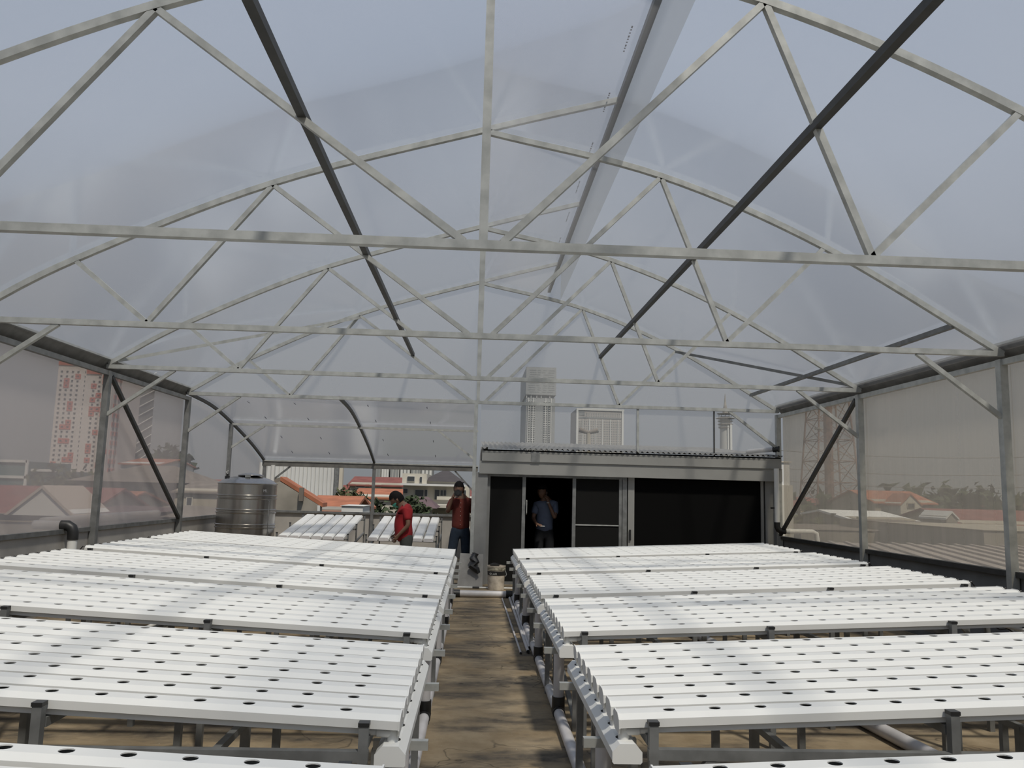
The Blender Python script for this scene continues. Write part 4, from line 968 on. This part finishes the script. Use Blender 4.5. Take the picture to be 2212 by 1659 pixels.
# --- right
def lattice_tower():
    Y = 95; c = at(1792, 1060, Y); H = zz(1792, 862, Y)-GZ
    t = thing('lattice_mast', 'rusty telecom lattice mast blurred behind the right film', 'mast', (c.x, Y, GZ))
    M = mat('rusty_lattice_steel', (.20, .12, .10), .8); a0, a1 = 3.3, 1.75
    C = lambda k, z: Vector(((a0+(a1-a0)*z/H)*(1, -1, -1, 1)[k], (a0+(a1-a0)*z/H)*(1, 1, -1, -1)[k], z))
    for k in range(4): MB().beam(C(k, 0), C(k, H), .16).build('leg', M, t)
    b = MB(); n_ = 9
    for j in range(n_):
        z0, z1 = H*j/n_, H*(j+1)/n_
        for k in range(4):
            b.beam(C(k, z1), C((k+1) % 4, z1), .09); b.beam(C(k, z0), C((k+1) % 4, z1), .07); b.beam(C(k, z1), C((k+1) % 4, z0), .07)
    b.build('cross_bracing', M, t, kind='stuff')
    MB().tube([(0, 0, 0), (0, 0, H)], .55, 8).build('cable_core', M, t)
    for x, z in ((-2.0, H-4.0), (.2, H-4.8)): MB().lathe([(.1, 0), (.45, .15), (.5, .3)], (x, -1.9, z), 12).build('dish', WHT, t, smooth=True)
lattice_tower()
house('cream house with orange gabled roof beyond the right wall', 1890, 2018, 1061, 1084, 72, 9, BGE, TERR, 'gx', [(1912, 1925, 1088, 1096), (1990, 2000, 1087, 1096)])
house('yellow porch gable projecting from the orange roofed right house', 1945, 1990, 1066, 1088, 69, 3, CRM, TERR, 'gy', [(1961, 1974, 1088, 1096)], cat='porch', name='porch')
t, ox, oy = house('grey shed with a bright white sheet roof beyond the right wall', 1848, 1978, 1104, 1121, 46, 9, BGE, mat('white_sheet_roof', (.85, .85, .83), .6), 'gx')
house('long red roofed hall at the far right outside', 2078, 2420, 1104, 1134, 52, 9, BGE, REDR, 'gx')
house('small white hut between white roofed shed and red hall', 2044, 2068, 1104, 1116, 50, 3, GRYW, WHT, 'gy')
house('brown flat building below the white hut', 1985, 2135, 1130, 1136, 36, 8, BGE, BRNR, 'flat', cat='building', name='building')
house('grey flat building at the right frame edge', 2125, 2460, 1142, 1150, 30, 8, GRYW, BGE, 'flat', cat='building', name='building')
house('low grey building below the white roofed shed', 1730, 2000, 1140, 1147, 38, 8, GRYW, BRNR, 'flat', cat='building', name='building')
t = thing('chimney_block', 'pale tall pillar block just outside the right wall near the shed', 'building', (at(1708, 1100, 30).x, 31, GZ))
MB().box((-.32, -.5, 0), (.30, .5, zz(1708, 1048, 30)-GZ)).build('base', CRM, t); MB().box((-.25, -.4, zz(1708, 1048, 30)-GZ), (.22, .4, zz(1708, 998, 30)-GZ)).build('shaft', WHT, t)
MB().box((-.3, -.45, zz(1708, 998, 30)-GZ), (.3, .45, zz(1708, 995, 30)-GZ)).build('cap', CRM, t)
def sheet_roof():
    t = thing('sheet_roof', 'pale ribbed metal roof just outside and below the right wall', 'roof', (5.8, 3, 0))
    M = mat('pinkish_ribbed_sheet', (.40, .345, .31), .7, 0, .2, 1.2); th = math.radians(14); n_ = 46; b = MB(); zf = lambda y: -.1 + .02*y
    b.prism([(.0, -6, zf(-6)), (16, -6, zf(-6)), (16, 21, zf(21)), (0, 21, zf(21))], (0, 0, 0), (0, 0, -.1))
    b.build('sheet', M, t); w = MB().box((.2, -6, GZ), (15.8, 20.8, -.35)).build('walls', GRYW, t)
    r = MB()
    for k in range(-12, 34):
        x = k*.48; p = Vector((x, -6, 0)); q = p + Vector((math.sin(th), math.cos(th), 0))*27.8
        if q.x < 0 or p.x > 15.9: continue
        if p.x < .02: s_ = (0.02-p.x)/(q.x-p.x); p = p + (q-p)*s_
        if q.x > 15.9: s_ = (15.9-p.x)/(q.x-p.x); q = p + (q-p)*s_
        p.z = zf(p.y)+.02; q.z = zf(q.y)+.02; r.beam(p, q, .09, .06)
    r.build('ribs', M, t, kind='stuff')
sheet_roof()
# trees: real trunks with leaf clumps
LEAF = [mat('dark_leaves', (.05, .07, .03), .9, 0, .4, 2), mat('dry_leaves', (.10, .11, .05), .9, 0, .4, 2)]
BARK = mat('bark', (.10, .08, .06), .95)
def tree(label, u, vt, Y, r, k=0, wide=1.0, group=None):
    p = at(u, vt, Y); H = p.z - GZ; t = thing('tree', label, 'tree', (p.x, Y, GZ), group)
    MB().tube([(0, 0, 0), (.1, 0, H*.5), (0, .1, H-r*.8)], [r*.14, r*.1, r*.05], 7).build('trunk', BARK, t, smooth=True)
    random.seed(int(u*7+Y)); b = MB()
    for j in range(420):
        a = random.uniform(0, 6.28); e_ = math.asin(random.uniform(-1, 1)); rr = r*(random.random()**.4)*random.uniform(.75, 1.08)
        c = Vector((math.cos(a)*math.cos(e_)*rr*wide, math.sin(a)*math.cos(e_)*rr*wide, H - r + math.sin(e_)*rr)); s_ = r*random.uniform(.10, .2)
        q = [c + Vector((random.uniform(-1, 1), random.uniform(-1, 1), random.uniform(-1, 1)))*s_ for _ in range(4)]
        b.add(q, [(0, 1, 2), (0, 2, 3), (0, 3, 1)])
    b.build('foliage', LEAF[k], t, kind='stuff')
tree('slender tree left of the villa roofs', 754, 1050, 40, .9, 1)
tree('bushy tree between orange roofs left of the villa', 784, 1062, 52, 1.6, 0)
tree('dark bush tree below the orange house beside the annex post', 812, 1084, 50, 1.8, 0)
tree('small round tree before the villa windows', 893, 1066, 46, .9, 0)
tree('low bush left of the villa carport', 880, 1082, 45, 1.2, 0, 1.6)
tree('tall hazy tree beyond the left film near the tank', 370, 958, 150, 4.5, 0)
tree('bushy tree over the brown hipped roof at left', 140, 1000, 100, 3, 1, 1.6)
for k, (u, v, r) in enumerate([(1950, 1048, 5.5), (2010, 1041, 6.5), (2070, 1043, 6.5), (2130, 1046, 6), (2190, 1050, 6), (2255, 1048, 6.5)]):
    tree('big tree in the dark belt beyond the right wall, ' + ['first from the left', 'second from the left', 'third from the left', 'fourth from the left', 'fifth from the left', 'partly outside the frame'][k], u, v, 125, r, 0, 1.35, 'trees beyond the right wall')
tree('low tree mass behind the foot of the mast', 1775, 1060, 88, 4.0, 0, 1.8)
tree('green bush below the mast outside the right film', 1740, 1098, 48, 2.6, 1, 1.5)
# distant roofs and treeline along the horizon
random.seed(21); b = MB(); b2 = MB(); b3 = MB()
for k in range(260):
    Y = random.uniform(230, 1100); x = random.uniform(-.75, .75)*Y; w, h_ = random.uniform(6, 14), random.uniform(4, 9)
    (b if k % 2 else b2).box((x-w, Y, GZ), (x+w, Y+w, GZ+h_))
    gable(b3, x-w, x+w, Y, Y+w, GZ+h_, GZ+h_+3, 'x')
ct = link('distant_rooftops', None); ct['label'] = 'low distant town of red roofs along the horizon'; ct['category'] = 'houses'; ct['kind'] = 'stuff'
b.build('cream_walls', CRM, ct, kind='stuff'); b2.build('beige_walls', BGE, ct, kind='stuff'); b3.build('roofs', REDR, ct, kind='stuff')
b = MB()
for k in range(900):
    Y = random.uniform(260, 1500); x = random.uniform(-.8, .8)*Y; r = random.uniform(3, 6)
    b.lathe([(r*.5, 0), (r*1.1, r*.5), (r, r*1.1), (r*.4, r*1.6)], (x, Y, GZ+random.uniform(0, 2)), 7)
o = b.build('treeline', LEAF[0], kind='stuff'); o['label'] = 'dark distant trees scattered between the town roofs'; o['category'] = 'trees'
# power lines on the right
for k, v in enumerate((970, 1008, 1035)):
    p, q = at(1650, v, 120), at(2600, v-6, 110); n_ = 14; c = (p+q)/2
    pts = [p.lerp(q, i/n_) + Vector((0, 0, -1.5*4*(i/n_)*(1-i/n_))) - c for i in range(n_+1)]
    o = MB().tube(pts, .045, 5).build('power_line', BLK); o.location = c
    tag(o, 'thin power line beyond the right film, ' + ['highest', 'middle', 'lowest'][k] + ' of three', 'cable', 'power lines on the right')
# wrap up: every loose mesh keeps its own origin; nothing else to place
bpy.context.view_layer.update()
